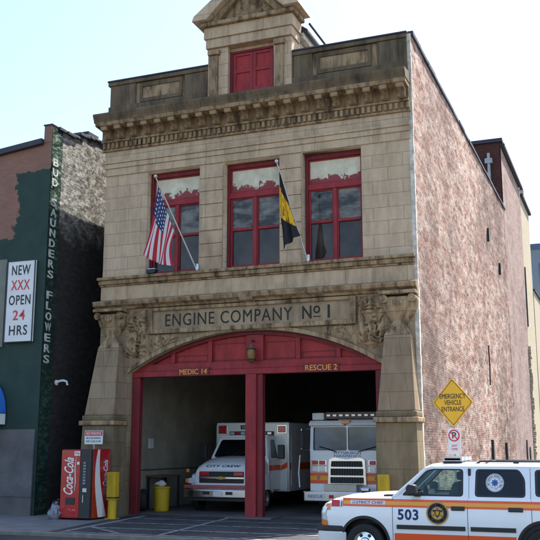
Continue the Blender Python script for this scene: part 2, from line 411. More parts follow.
# ------------------------------------------------------------------ firehouse
FH = empty('firehouse', 'sandstone firehouse with two open bays under a red arch and pink brick side wall', 'fire station', (5.4, 0, 0))
def fh(o):
    o.location = (-5.4, 0, 0); return o      # geometry is written in world metres
XC = 5.4
# arch curve
AX, AZ, AR = 5.42, 5.70-8.1, 8.1
def arch_z(x, r=AR): return AZ + sqrt(max(0, r*r-(x-AX)**2))
def arch_pts(x0, x1, r=AR, n=28): return [(x0+(x1-x0)*i/n, arch_z(x0+(x1-x0)*i/n, r)) for i in range(n+1)]
lower = [(0,-.2),(1.17,-.2)] + arch_pts(1.17, 9.67) + [(9.67,-.2),(10.68,-.2),(10.68,6.52),(0,6.52)]
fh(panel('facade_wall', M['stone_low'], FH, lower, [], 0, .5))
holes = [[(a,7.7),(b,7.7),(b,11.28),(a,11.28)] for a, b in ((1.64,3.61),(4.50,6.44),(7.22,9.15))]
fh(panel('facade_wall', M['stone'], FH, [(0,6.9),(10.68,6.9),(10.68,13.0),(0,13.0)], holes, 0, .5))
fh(MB().box(0,10.68,0.02,.5,6.5,6.92).build('facade_wall', M['stone_band'], FH))
fh(MB().box(.02,10.66,.05,.4,13.0,13.45).build('facade_wall', M['stone_dark'], FH))
# pier faces: rusticated pilaster strips slightly proud between windows
for a, b in ((3.64,4.47),(6.47,7.19)):
    mb = MB()
    for i in range(8): mb.box(a-random.uniform(0,.01), b+random.uniform(0,.01), -.06-random.uniform(0,.012), .004, 7.71+i*.4425, 7.71+(i+1)*.4425-.014)
    fh(mb.build('pilaster', M['stone_band'], FH, .012))
# side quoins of upper floor
# architrave bands over windows
fh(box('architrave', M['stone_band'], FH, (-.02,10.70,-.05,.003,11.30,11.55), .012))
fh(box('architrave', M['stone_band'], FH, (-.03,10.71,-.09,.003,11.552,11.72), .015))
fh(box('architrave', M['stone_band'], FH, (-.04,10.72,-.13,.003,11.722,11.80), .015))
fh(box('frieze', M['stone_band'], FH, (-.03,10.70,-.06,.003,11.802,12.17), .01))
# cornice
prof = [(.004,12.172),(-.13,12.172),(-.13,12.24),(-.10,12.25),(-.10,12.46),(-.20,12.48),(-.20,12.54),(-.16,12.56),(-.16,12.9),(-.62,12.94),(-.66,13.05),(-.66,13.12),(-.74,13.28),(-.74,13.34),(.004,13.42)]
fh(MB().prism_x(prof, -.12, 10.74).build('cornice', M['stone_brown'], FH, .008))
fh(MB().prism_x([(.01,13.06),(-.672,13.06),(-.672,13.125),(-.755,13.285),(-.755,13.352),(.01,13.43)], -.16, 10.76).build('cornice_top', M['stone_dark'], FH, .01))
mb = MB(); n = 62
for i in range(n):
    x = -.02+i*10.72/(n-1); mb.box(x-.045, x+.045, -.185, -.101, 12.26, 12.45)
fh(mb.build('dentil_course', M['stone_brown'], FH))
brk = None
for i in range(21):
    x = .18+i*(10.36/20)
    if brk is None:
        m_ = MB().prism_x([(0,12.57),(-.17,12.57),(-.22,12.66),(-.16,12.72),(-.30,12.80),(-.42,12.80),(-.45,12.93),(0,12.93)], -.12, .12)
        brk = m_.build('bracket', M['stone_brown'], FH, .02); brk.location = (x-5.4, -.155, 0)
    else:
        c = brk.copy(); col.objects.link(c); c.location = (x-5.4, -.155, 0)
# parapet
def ledge(name, mat, x0, x1, y0, y1, z0, z1, bv=.015): return fh(box(name, mat, FH, (x0,x1,y0,y1,z0,z1), bv))
for a, b in ((.04,3.915),(6.925,10.70)):
    ledge('parapet', M['stone_dark'], a, b, -.10, .5, 13.45, 13.82)
    ledge('parapet', M['stone_brown'], max(a,.10), min(b,10.68), 0.0, .45, 13.82, 14.60)
    ledge('parapet_coping', M['stone_dark'], a-(.04 if a < 1 else 0), b, -.10, .52, 14.60, 14.74)
    ledge('parapet_coping', M['slate_cap'], a-(.06 if a < 1 else 0), b+(.02 if b > 10 else 0), -.13, .54, 14.742, 14.80)
for a, b in ((.08,1.1),(3.0,3.9),(6.95,7.6),(9.75,10.69)):
    ledge('parapet_pier', M['stone_dark'], a, b, -.06, .003, 13.823, 14.597)
for a, b in ((1.25,2.9),(7.75,9.55)):
    fh(panel('parapet_panel', M['stone_dark'], FH, [(a,13.86),(b,13.86),(b,14.56),(a,14.56)], [[(a+.1,14.0),(b-.1,14.0),(b-.1,14.42),(a+.1,14.42)]], -.045, .003, .01))
# dormer
DX0, DX1 = 3.92, 6.92; DC = .5*(DX0+DX1)
for a, b in ((DX0,4.66),(6.30,DX1)):
    fh(box('dormer_pier', M['stone'], FH, (a,b,-.14,.6,13.44,15.3), .015))
    fh(box('dormer_pier', M['stone_brown'], FH, (a+.08,a+.40 if a<5 else a+.36,-.24,-.138,13.46,15.02), .02))
    fh(box('dormer_capital', M['stone_brown'], FH, (a+.04,a+.46 if a<5 else a+.42,-.30,-.10,15.03,15.22), .03))
fh(box('dormer_wall', M['stone'], FH, (4.66,6.30,.10,.5,15.16,15.34)))
fh(box('dormer_entablature', M['stone_band'], FH, (DX0-.05,DX1+.05,-.24,.6,15.30,15.62), .02))
fh(box('dormer_entablature', M['stone_band'], FH, (DX0-.10,DX1+.10,-.30,.6,15.622,16.02), .02))
fh(box('dormer_entablature', M['stone_brown'], FH, (DX0-.22,DX1+.22,-.44,.6,16.022,16.17), .03))
ph = 1.35; hw = (DX1-DX0)/2+.30
PZ = 16.172
fh(MB().prism_y([(DC-hw+.2,PZ),(DC+hw-.2,PZ),(DC,PZ+ph-.14)], -.12, .55).build('pediment', M['stone_brown'], FH))
for s in (-1, 1):
    q = [(DC+s*(hw+.12),PZ+.02),(DC+s*(hw+.05),PZ+.20),(DC,PZ+ph+.25),(DC,PZ+ph-.02),(DC+s*(hw-.42),PZ+.02)]
    ob = fh(MB().prism_y(q, -.60, .62).build('raking_cornice', M['stone'], FH, .02))
    q = [(DC+s*(hw-.45),PZ+.03),(DC,PZ+ph-.04),(DC,PZ+ph-.20),(DC+s*(hw-.78),PZ+.03)]
    fh(MB().prism_y(q, -.34, -.121).build('raking_moulding', M['stone_brown'], FH, .02))
mb = MB()
for i in range(26):   # carved leafage in the tympanum
    t = random.uniform(-1,1); x = DC+t*(hw-.8)*.85; zt = PZ+.1+random.random()*max(.03,(ph-.45)*(1-abs(t)))
    mb.ball((x,-.12,zt), random.uniform(.05,.10), 8, 5, (1.2,.6,.9), .5)
fh(mb.build('tympanum_carving', M['stone_brown'], FH, smooth=60))
# dormer shutters
fh(panel('shutter_frame', M['darkred'], FH, [(4.66,13.62),(6.30,13.62),(6.30,15.16),(4.66,15.16)], [[(4.76,13.68),(6.20,13.68),(6.20,15.08),(4.76,15.08)]], .02, .2, .01))
for a, b in ((4.762,5.475),(5.485,6.198)):
    fr = panel('shutter', M['redframe'], FH, [(a,13.69),(b,13.69),(b,15.075),(a,15.075)], [[(a+.1,13.82),(b-.1,13.82),(b-.1,14.38),(a+.1,14.38)],[(a+.1,14.5),(b-.1,14.5),(b-.1,14.98),(a+.1,14.98)]], .06, .13, .008); fh(fr)
    o = MB().box(a+.02,b-.02,.10,.125,13.72,15.05).build('shutter_panel', M['red2'], fr)
# dormer body behind
fh(box('dormer_cheek', M['whiteedge'], FH, (DX0+.05,DX0+.2,.6,5.0,13.5,15.5)))
ck = fh(panel('dormer_cheek', M['whiteedge'], FH, [(.602,13.5),(5.0,13.5),(5.0,15.5),(.602,15.5)], [[(1.1,14.5),(1.9,14.5),(1.9,15.3),(1.1,15.3)]], 0, .15, fn=lambda a,y,z: (DX1-.05-y, a, z)))
fh(box('dormer_side_pane', M['glassblack'], FH, (DX1-.16,DX1-.12,1.05,1.95,14.45,15.35)))
mb = MB().prism_y([(DX0-.30,15.72),(DX0-.30,15.82),(DC,17.15),(DX1+.30,15.82),(DX1+.30,15.72),(DC,17.0)], .62, 5.3)
fh(mb.build('dormer_roof', M['slate_cap'], FH))
fh(box('dormer_eave', M['whiteedge'], FH, (DX1-.05,DX1+.16,.62,5.2,15.52,15.72)))
fh(MB().tube([(DX1+.40,.55,15.95),(DX1+.40,5.4,15.95)], .04).build('dormer_gutter', M['slate_cap'], FH))
fh(box('roof', M['roof'], FH, (.25,10.5,.5,22,13.2,13.4)))

# sill course, string course
ledge('sill_course', M['stone_brown'], -.06, 10.74, -.17, .003, 7.46, 7.60, .02)
ledge('sill_course', M['stone_brown'], -.09, 10.76, -.24, .30, 7.602, 7.70, .02)
ledge('plain_band', M['stone_band'], -.02, 10.70, -.05, .003, 6.93, 7.40)
ledge('plain_band', M['stone_brown'], -.04, 10.72, -.10, .003, 7.402, 7.458, .01)
fh(MB().prism_x([(.003,6.60),(-.12,6.60),(-.16,6.66),(-.30,6.72),(-.34,6.82),(-.34,6.86),(-.05,6.93),(.003,6.93)], -.16, 10.80).build('string_course', M['stone_brown'], FH, .008))
for x in (5.42,):
    fh(MB().prism_x([(-.1,6.55),(-.30,6.62),(-.36,6.88),(-.30,6.90),(-.1,6.90)], x-.22, x+.22).build('keystone_cap', M['stone_brown'], FH, .01))
# name panel
mbf = [(1.85,5.72),(8.92,5.72),(8.92,6.57),(1.85,6.57)]
fh(panel('name_panel_frame', M['stone_brown'], FH, mbf, [[(2.02,5.86),(8.75,5.86),(8.75,6.46),(2.02,6.46)]], -.13, .003, .02))
fh(box('name_panel', M['stone_panel'], FH, (2.02,8.75,-.045,.003,5.86,6.46)))
np_ = text('lettering', M['letterstone'], FH, 'ENGINE COMPANY', (2.47,-.049,5.95), (1,0,0), (0,0,1), 4.40, .40, .006, .0, 0, 1.12); fh(np_)
fh(text('lettering', M['letterstone'], FH, 'N', (7.20,-.049,5.95), (1,0,0), (0,0,1), .30, .40, .006, .012))
fh(text('lettering', M['letterstone'], FH, 'o', (7.56,-.049,6.10), (1,0,0), (0,0,1), .22, .24, .006, .012))
fh(box('lettering', M['letterstone'], FH, (7.56,7.79,-.053,-.045,5.99,6.02)))
fh(text('lettering', M['letterstone'], FH, 'I', (8.02,-.049,5.95), (1,0,0), (0,0,1), .07, .40, .006, .02))
# carved relief above arch
def relief(x0, x1, z0, z1, amp, seed):
    nx = int((x1-x0)/.022); nz = int((z1-z0)/.022)
    def f(a, b):
        x = x0+(x1-x0)*a; zl = max(z0, arch_z(x, AR+.135)); z = zl+(z1-zl)*b
        e = min(a, 1-a, b, 1-b)*8; e = max(0, min(1, e))
        cl = max(0, min(1, (z-arch_z(x)-.06)*6))
        p = Vector((x*3.4+seed, z*3.4, 0))
        w = p + Vector((noise.noise(p*.9), noise.noise(p*.9+Vector((5,5,5))), 0))*1.1
        h = (1-abs(noise.noise(w*1.3))*2.4)*.55+(1-abs(noise.noise(w*3.1))*2.2)*.35; h = max(0, h)
        return (x, .003-amp*e*cl*min(1, h*1.5)-(0), z)
    return MB().grid(f, nx, nz)
fh(relief(.98,1.84,4.95,6.55,.17,1).build('carved_spandrel', M['stone_brown'], FH, smooth=80, fix=False))
fh(relief(8.93,9.86,4.95,6.55,.17,9).build('carved_spandrel', M['stone_brown'], FH, smooth=80, fix=False))
fh(relief(1.84,3.0,5.05,5.72,.09,4).build('carved_spandrel', M['stone_brown'], FH, smooth=80, fix=False))
fh(relief(7.8,8.93,5.05,5.72,.09,14).build('carved_spandrel', M['stone_brown'], FH, smooth=80, fix=False))
# arch hood edge
oa = arch_pts(1.10, 9.74, AR+.0); ob_ = arch_pts(1.10, 9.74, AR+.13)
fh(panel('arch_moulding', M['stone_brown'], FH, [(x, z) for x, z in oa]+[(x, z) for x, z in reversed(ob_)], [], -.07, .003, .01))
# buttresses
for s in (0, 1):
    def X(a): return a if s == 0 else 10.74-a
    def bx(n_, m_, a, b, y0, y1, z0, z1, bv=.02):
        lo, hi = sorted((X(a), X(b))); return fh(box(n_, m_, FH, (lo,hi,y0,y1,z0,z1), bv))
    def fr(n_, m_, a, za, b, zb, bv=.02):
        A = sorted((X(a[0]), X(a[1]))); B = sorted((X(b[0]), X(b[1])))
        return fh(MB().frustum((A[0],A[1],a[2],.003), za, (B[0],B[1],b[2],.003), zb).build(n_, m_, FH, bv))
    fr('buttress_base', M['stone_green'], (-.12,1.14,-.86), -.15, (-.06,1.10,-.78), 2.78)
    bx('buttress_ledge', M['stone_brown'], -.14, 1.16, -.90, .003, 2.782, 2.93, .03)
    bx('buttress_ledge', M['stone_green'], -.08, 1.10, -.80, .003, 2.932, 3.10, .04)
    fr('buttress_shaft', M['stone_low'], (-.03,1.06,-.74), 3.102, (.13,.92,-.34), 5.30)
    fr('buttress_cap', M['stone_brown'], (.13,.92,-.34), 5.302, (.44,.60,-.10), 5.84, .01)
    # capital: carved bell under the string course
    xa, xb = sorted((X(-.02), X(1.0))); xm = (xa+xb)/2
    secs = []
    for t, w, d in ((5.62,.20,.10),(5.78,.32,.16),(5.95,.44,.24),(6.12,.52,.31),(6.28,.56,.35),(6.42,.55,.33)):
        secs.append([(xm+w*cos(a), -.0-d*max(-.02, sin(a))*(1+.12*sin(a*7)), t) for a in [pi*i/22 for i in range(23)]]+[(xm-w, .003, t), (xm+w, .003, t)])
    fh(MB().loft(secs).build('capital', M['stone_brown'], FH, smooth=50))
    mb = MB()
    for sx in (-1, 1):
        mb.cyl((xm+sx*.42,-.36,6.37), .12, .36, 1, 20); mb.cyl((xm+sx*.42,-.40,6.37), .05, .05, 1, 12)
    for i in range(7): mb.ball((xm-.3+i*.1,-.36+.02*abs(i-3),6.22+.04*abs(i-3)), .055, 8, 6, (1,.8,1.3), .3)
    fh(mb.build('scroll', M['stone_brown'], FH, .012))
    bx('capital_block', M['stone_brown'], -.06, 1.04, -.44, .003, 6.50, 6.598, .015)
# flaking white brick return on the right edge
random.seed(5)
mb = MB(); z = -.1
while z < 14.7:
    h = random.uniform(.12,.3); w = random.uniform(.075,.13); 
    if z < 6.6: w += .04
    mb.box(10.682, 10.80+random.uniform(0,.012), .0+random.uniform(-.01,.006), w, z, z+h); z += h
fh(mb.build('corner_edge', M['whiteedge'], FH))

# windows
def peel():
    m, nt, b = new_mat('peeling_transom_paint'); o = objco(nt)
    s = nd(nt, 'ShaderNodeSeparateXYZ'); lk(nt, o, s.inputs[0])
    e = mth(nt, 'ADD', mth(nt, 'MULTIPLY', mth(nt, 'SUBTRACT', s.outputs[2], 10.50), 1.5), mth(nt, 'MULTIPLY', mth(nt, 'SUBTRACT', noise_tex(nt, o, 2.3, 7, .7), .5), 1.7))
    f = ramp(nt, e, -.02, .03)
    cc = mix(nt, f, (.28,.05,.05), ramp(nt, noise_tex(nt, o, 3, 5), .35, .7, (.58,.53,.38), (.80,.74,.56)))
    lk(nt, cc, b.inputs['Base Color']); b.inputs['Roughness'].default_value = .7
    bump(nt, b, f, .5, .01); return m
M['peel'] = peel()
def curtain_glass():
    m, nt, b = new_mat('window_glass_with_blind'); o = objco(nt)
    lk(nt, ramp(nt, noise_tex(nt, o, 1.4, 5, .6, (1,1,2.2)), .4, .62, (.03,.028,.024), (.22,.20,.16)), b.inputs['Base Color'])
    b.inputs['Roughness'].default_value = .06; b.inputs['Specular IOR Level'].default_value = .35
    bump(nt, b, noise_tex(nt, o, 1.5, 2), .15, .02); return m
M['glasscurt'] = curtain_glass()
for a, b in ((1.64,3.61),(4.50,6.44),(7.22,9.15)):
    mid = (a+b)/2
    hs = [[(a+.13,10.36),(b-.13,10.36),(b-.13,11.08),(a+.13,11.08)]]
    for c, d in ((a+.15, mid-.10), (mid+.10, b-.15)):
        hs.append([(c,9.12),(d,9.12),(d,10.08),(c,10.08)]); hs.append([(c,7.88),(d,7.88),(d,9.02),(c,9.02)])
    w = fh(panel('window', M['redframe'], FH, [(a+.003,7.703),(b-.003,7.703),(b-.003,11.277),(a+.003,11.277)], hs, .36, .44, .008))
    MB().box(a+.01,b-.01,.30,.37,10.12,10.30).build('transom_bar', M['redframe'], w, .012)
    MB().box(mid-.06,mid+.06,.32,.363,7.72,10.118).build('mullion', M['redframe'], w, .01)
    panel('casing', M['darkred'], w, [(a+.005,7.72),(b-.005,7.72),(b-.005,11.27),(a+.005,11.27)], [[(a+.09,7.76),(b-.09,7.76),(b-.09,11.12),(a+.09,11.12)]], .27, .358, .01)
    MB().box(a+.12,b-.12,.405,.42,10.34,11.1).build('transom_pane', M['peel'], w)
    for c, d in ((a+.14, mid-.09), (mid+.09, b-.14)):
        MB().box(c,d,.40,.415,9.1,10.1).build('pane', M['glasscurt'], w)
        MB().box(c,d,.415,.43,7.86,9.04).build('pane', M['glass'], w)
        MB().box(c,d,.335,.359,9.03,9.11).build('sash_rail', M['redframe'], w, .005)
# small items on the inside sill seen through right window
# red door frame
fr_outer = [(1.45,4.76),(9.40,4.76)] 
ax = arch_pts(1.12, 9.72, AR-.02)
px = [p for p in ax if p[1] > 4.55]
infill = [(px[0][0],4.60)]+[(x, z) for x, z in px][::1]+[(px[-1][0],4.60)]
fh(panel('arch_infill', M['red2'], FH, infill, [], .34, .40))
rim_o = [(x, z) for x, z in arch_pts(1.15, 9.69, AR-.01)]; rim_i = [(x, z-.12) for x, z in rim_o]
fh(panel('arch_rim', M['darkred'], FH, rim_o+rim_i[::-1], [], .22, .345, .01))
fh(box('door_beam', M['red'], FH, (1.19,9.65,.16,.42,4.34,4.52), .015))
fh(box('door_beam', M['red'], FH, (1.19,9.65,.21,.42,4.522,4.76), .015))
for x in (2.62, 3.95, 6.95, 8.25):
    fh(box('arch_mullion', M['red'], FH, (x-.07,x+.07,.24,.343,4.762,arch_z(x)-.10), .012))
fh(box('arch_mullion', M['red'], FH, (5.22,5.80,.22,.343,4.762,5.60), .015))
for a, b in ((2.72,3.85),(4.05,5.18),(5.84,6.85),(7.05,8.16)):
    zt = min(arch_z(a), arch_z(b))-.22
    fh(panel('arch_bead', M['darkred'], FH, [(a,4.80),(b,4.80),(b,zt),(a,zt)], [[(a+.035,4.835),(b-.035,4.835),(b-.035,zt-.035),(a+.035,zt-.035)]], .325, .342))
fh(box('door_jamb', M['darkred'], FH, (1.18,1.46,.18,.42,-.1,4.338), .02))
fh(box('door_jamb', M['darkred'], FH, (9.40,9.655,.18,.42,-.1,4.338), .02))
fh(box('door_post', M['red'], FH, (5.24,5.60,.12,.44,-.02,4.338), .02))
fh(box('door_post', M['darkred'], FH, (5.602,5.79,.20,.44,-.02,4.338), .015))
fh(box('post_base', M['infloor'], FH, (4.75,6.25,-.25,.8,-.03,.035), .01))
for (x, t, w_) in ((2.93,'MEDIC 14',.98),(7.22,'RESCUE 2',1.02)):
    pl = fh(box('bay_plate', M['darkred'], FH, (x-.06,x+w_+.06,.13,.158,4.34,4.60)))
    text('lettering', M['orangetext'], pl, t, (x,.126,4.385), (1,0,0), (0,0,1), w_, .17, .004, .01)
# emblem lantern
em = fh(MB().lathe((5.50,-.02,4.66), [(.03,0),(.09,.04),(.13,.14),(.14,.38),(.10,.48),(.04,.54),(.03,.60)], 2, 12).build('bay_lantern', M['bronze'], FH, smooth=35))
MB().tube([(5.50,.2,5.36),(5.50,-.02,5.38),(5.50,-.02,5.24)], .025).build('lantern_arm', M['black'], em)
for z_ in (4.75, 5.08): MB().lathe((5.50,-.02,z_), [(.135,0),(.15,.01),(.15,.03),(.135,.04)], 2, 12).build('lantern_ring', M['black'], em)

# side wall (rough pink brick) with real surface relief
def rough_wall(x, y0, y1, z0, ztop, amp, step, sgn=1, seed=0):
    ny = int((y1-y0)/step); nz = int((14.8-z0)/step)
    def f(a, b):
        y = y0+(y1-y0)*a; zt = ztop(y); z = z0+(zt-z0)*b
        p = Vector((seed, y*.42, z))
        e = min(1, (y-y0)*8)
        h = noise.fractal(p*.35, .9, 2, 2)*.35+noise.fractal(p*2.6, .7, 2, 3)*.30+noise.noise(p*6.5)*.22
        return (x+sgn*amp*h*e, y, z)
    return MB().grid(f, ny, nz)
fh(rough_wall(10.80, .13, 22.4, -.2, lambda y: 14.80-.02*sin(y*.5), .045, .085, 1, 3).build('side_wall', M['brickside'], FH, smooth=70, fix=False))
fh(box('side_wall', M['brickside'], FH, (10.45,10.72,.5,22.4,-.2,14.72)))
mb = MB(); y = .13
while y < 22.3:
    l = 1.2; mb.box(10.46, 10.86+random.uniform(-.01,.015), y, y+l-.01, 14.74+random.uniform(-.015,.02), 14.88+random.uniform(-.02,.02)); y += l
fh(mb.build('side_coping', M['slate_cap'], FH, .01))
for (y, z, h, w_) in ((15.4,11.4,.62,.13),(19.1,10.5,.58,.14),(13.7,1.4,1.0,.22),(18.3,1.3,1.0,.25)):
    fh(box('wall_slot', M['black'], FH, (10.72,10.90,y-w_/2,y+w_/2,z,z+h)))
for (y, z0, z1) in ((13.6,4.7,6.4),):
    fh(MB().tube([(10.87,y,z0),(10.885,y+.02,(z0+z1)/2),(10.87,y,z1)], .03, 6).build('wall_anchor', M['rubber'], FH))
fh(box('side_wall', M['brickdark'], FH, (.0,.3,.5,22.4,-.2,14.5)))
fh(box('rear_wall', M['brickdark'], FH, (.3,10.45,22.1,22.4,-.2,14.5)))
# garage interior
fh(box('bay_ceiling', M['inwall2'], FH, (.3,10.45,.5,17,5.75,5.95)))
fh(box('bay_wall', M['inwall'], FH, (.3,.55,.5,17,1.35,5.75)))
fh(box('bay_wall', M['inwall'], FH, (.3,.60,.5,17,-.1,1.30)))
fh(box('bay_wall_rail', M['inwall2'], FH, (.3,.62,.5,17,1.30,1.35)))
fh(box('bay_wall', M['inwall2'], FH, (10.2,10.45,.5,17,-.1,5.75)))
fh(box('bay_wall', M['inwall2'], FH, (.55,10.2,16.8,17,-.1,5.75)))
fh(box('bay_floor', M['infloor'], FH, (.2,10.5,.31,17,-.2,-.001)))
fh(box('switch_box', M['whiteflat'], FH, (.55,.61,2.45,2.75,2.05,2.4), .01))
mb = MB()
for y in (4,8,12): mb.box(.6,10.2,y-.12,y+.12,5.35,5.748)
fh(mb.build('ceiling_beam', M['inwall2'], FH))
for xx in (2.0, 3.7, 7.2, 9.0):
    fh(MB().tube([(xx,1.0,5.15),(xx,6.0,5.15)], .035, 6).build('door_track', M['steel'], FH))

# ------------------------------------------------------------------ flags
def flag_us():
    R_ = empty('flag', 'limp stars and stripes flag on a slanted pole in front of the left upper window', 'flag', (3.69,-.24,7.70))
    def L(p): return (p[0]-3.69, p[1]+.24, p[2]-7.70)
    pole = MB().tube([L((3.69,-.24,7.66)), L((2.86,-1.62,10.50))], [.03,.02], 8).build('pole', M['polepaint'], R_, smooth=60)
    MB().ball(L((2.855,-1.63,10.54)), .06, 12, 8).build('finial', M['polepaint'], R_, smooth=80)
    MB().cyl(L((3.69,-.24,7.70)), .07, .2, 2, 12).build('pole_bracket', M['steel'], R_, .01)
    A, B, C, D = Vector((2.90,-1.52,10.22)), Vector((3.25,-.98,8.75)), Vector((2.38,-1.42,8.10)), Vector((3.22,-1.10,7.72))
    m, nt, b = new_mat('us_flag_cloth')
    uv = nd(nt, 'ShaderNodeUVMap'); sp = nd(nt, 'ShaderNodeSeparateXYZ'); lk(nt, uv.outputs[0], sp.inputs[0])
    u_, v_ = sp.outputs[0], sp.outputs[1]     # u along fly, v down the hoist
    st = mth(nt, 'LESS_THAN', mth(nt, 'FRACT', mth(nt, 'MULTIPLY', v_, 6.5)), .5)
    cc = mix(nt, st, (.62,.60,.58), (.45,.02,.035))
    can = mth(nt, 'MULTIPLY', mth(nt, 'LESS_THAN', u_, .42), mth(nt, 'LESS_THAN', v_, 7/13))
    gx = mth(nt, 'SUBTRACT', mth(nt, 'FRACT', mth(nt, 'MULTIPLY', u_, 15)), .5); gy = mth(nt, 'SUBTRACT', mth(nt, 'FRACT', mth(nt, 'MULTIPLY', v_, 11)), .5)
    d = mth(nt, 'ADD', mth(nt, 'MULTIPLY', gx, gx), mth(nt, 'MULTIPLY', gy, gy))
    star = mth(nt, 'LESS_THAN', d, .055)
    cc = mix(nt, can, cc, mix(nt, star, (.02,.035,.12), (.6,.6,.62)))
    lk(nt, cc, b.inputs['Base Color']); b.inputs['Roughness'].default_value = .9
    nu, nv = 48, 30; vs = []; fs = []; uvs = []
    for i in range(nu+1):
        for j in range(nv+1):
            t, s = i/nu, j/nv
            p = (A*(1-s)+B*s)*(1-t) + (C*(1-s)+D*s)*t
            dx = (B-A)*(0)+Vector((.0,0,0))
            f = sin(s*11+t*3.0)*.07*(.25+t)+sin(s*23-t*2)*.02
            p = p + Vector((.25*f, f, 0)) + Vector((0,0,-.12*sin(pi*s)*t)) + Vector((-.10*sin(pi*t)*(s-.2),0,0))
            vs.append(L(p)); uvs.append((t, s))
    for i in range(nu):
        for j in range(nv):
            a = i*(nv+1)+j; fs.append((a, a+1, a+nv+2, a+nv+1))
    me = bpy.data.meshes.new('cloth'); me.from_pydata(vs, [], fs); ul = me.uv_layers.new(name='UVMap')
    for lp in me.loops: ul.data[lp.index].uv = uvs[lp.vertex_index]
    o = link('cloth', me, m, R_, smooth=80)
    s = o.modifiers.new('s', 'SOLIDIFY'); s.thickness = .006
flag_us()
def flag_city():
    R_ = empty('flag', 'furled black and gold flag on a slanted pole between the middle and right upper windows', 'flag', (7.47,-.24,7.70))
    def L(p): return (p[0]-7.47, p[1]+.24, p[2]-7.70)
    MB().tube([L((7.47,-.24,7.66)), L((6.98,-1.62,10.50))], [.03,.02], 8).build('pole', M['polepaint'], R_, smooth=60)
    MB().ball(L((6.975,-1.63,10.54)), .06, 12, 8).build('finial', M['polepaint'], R_, smooth=80)
    MB().cyl(L((7.47,-.24,7.70)), .07, .2, 2, 12).build('pole_bracket', M['steel'], R_, .01)
    m, nt, b = new_mat('black_gold_cloth')
    uv = nd(nt, 'ShaderNodeUVMap'); sp = nd(nt, 'ShaderNodeSeparateXYZ'); lk(nt, uv.outputs[0], sp.inputs[0])
    u_, v_ = sp.outputs[0], sp.outputs[1]
    z = mth(nt, 'ADD', v_, mth(nt, 'MULTIPLY', u_, -.16))
    g = mth(nt, 'MULTIPLY', mth(nt, 'GREATER_THAN', z, .22), mth(nt, 'LESS_THAN', z, .56))
    em_ = mth(nt, 'GREATER_THAN', noise_tex(nt, uv.outputs[0], 9, 3), .56)
    cc = mix(nt, g, (.012,.012,.016), mix(nt, em_, (.72,.40,.015), (.25,.13,.01)))
    lk(nt, cc, b.inputs['Base Color']); b.inputs['Roughness'].default_value = .9
    Lf = [(7.02,-1.52,10.26),(7.03,-1.48,9.7),(6.97,-1.35,9.0),(6.97,-1.2,8.5),(6.96,-1.1,7.95)]
    Rt = [(7.05,-1.46,10.14),(7.14,-1.30,9.62),(7.26,-1.12,9.0),(7.35,-1.0,8.6),(7.44,-.95,8.38)]
    def ip(P, t):
        k = t*(len(P)-1); i = min(int(k), len(P)-2); return Vector(P[i]).lerp(Vector(P[i+1]), k-i)
    nu, nv = 24, 50; vs = []; fs = []; uvs = []
    for i in range(nu+1):
        for j in range(nv+1):
            s, t = i/nu, j/nv
            p = ip(Lf, t).lerp(ip(Rt, t), s)
            f = sin(s*13+t*1.5)*.07*(.2+t)*1.0
            vs.append(L(p+Vector((.1*f, f, 0)))); uvs.append((s, t))
    for i in range(nu):
        for j in range(nv):
            a = i*(nv+1)+j; fs.append((a, a+1, a+nv+2, a+nv+1))
    me = bpy.data.meshes.new('cloth'); me.from_pydata(vs, [], fs); ul = me.uv_layers.new(name='UVMap')
    for lp in me.loops: ul.data[lp.index].uv = uvs[lp.vertex_index]
    o = link('cloth', me, m, R_, smooth=80); s = o.modifiers.new('s', 'SOLIDIFY'); s.thickness = .006
flag_city()
FL = empty('floodlight', 'small floodlight on the stone sill below the stars and stripes flag', 'floodlight', (1.98,-.12,7.70))
MB().frustum((-.16,.16,-.14,.02), .02, (-.18,.18,-.10,.10), .16).build('housing', M['black'], FL, .01)
MB().box(-.14,.14,-.09,.09,.162,.185).build('lens', M['lampclear'], FL, .005)
MB().box(-.05,.05,-.03,.03,-.0,.02).build('bracket', M['steel'], FL)

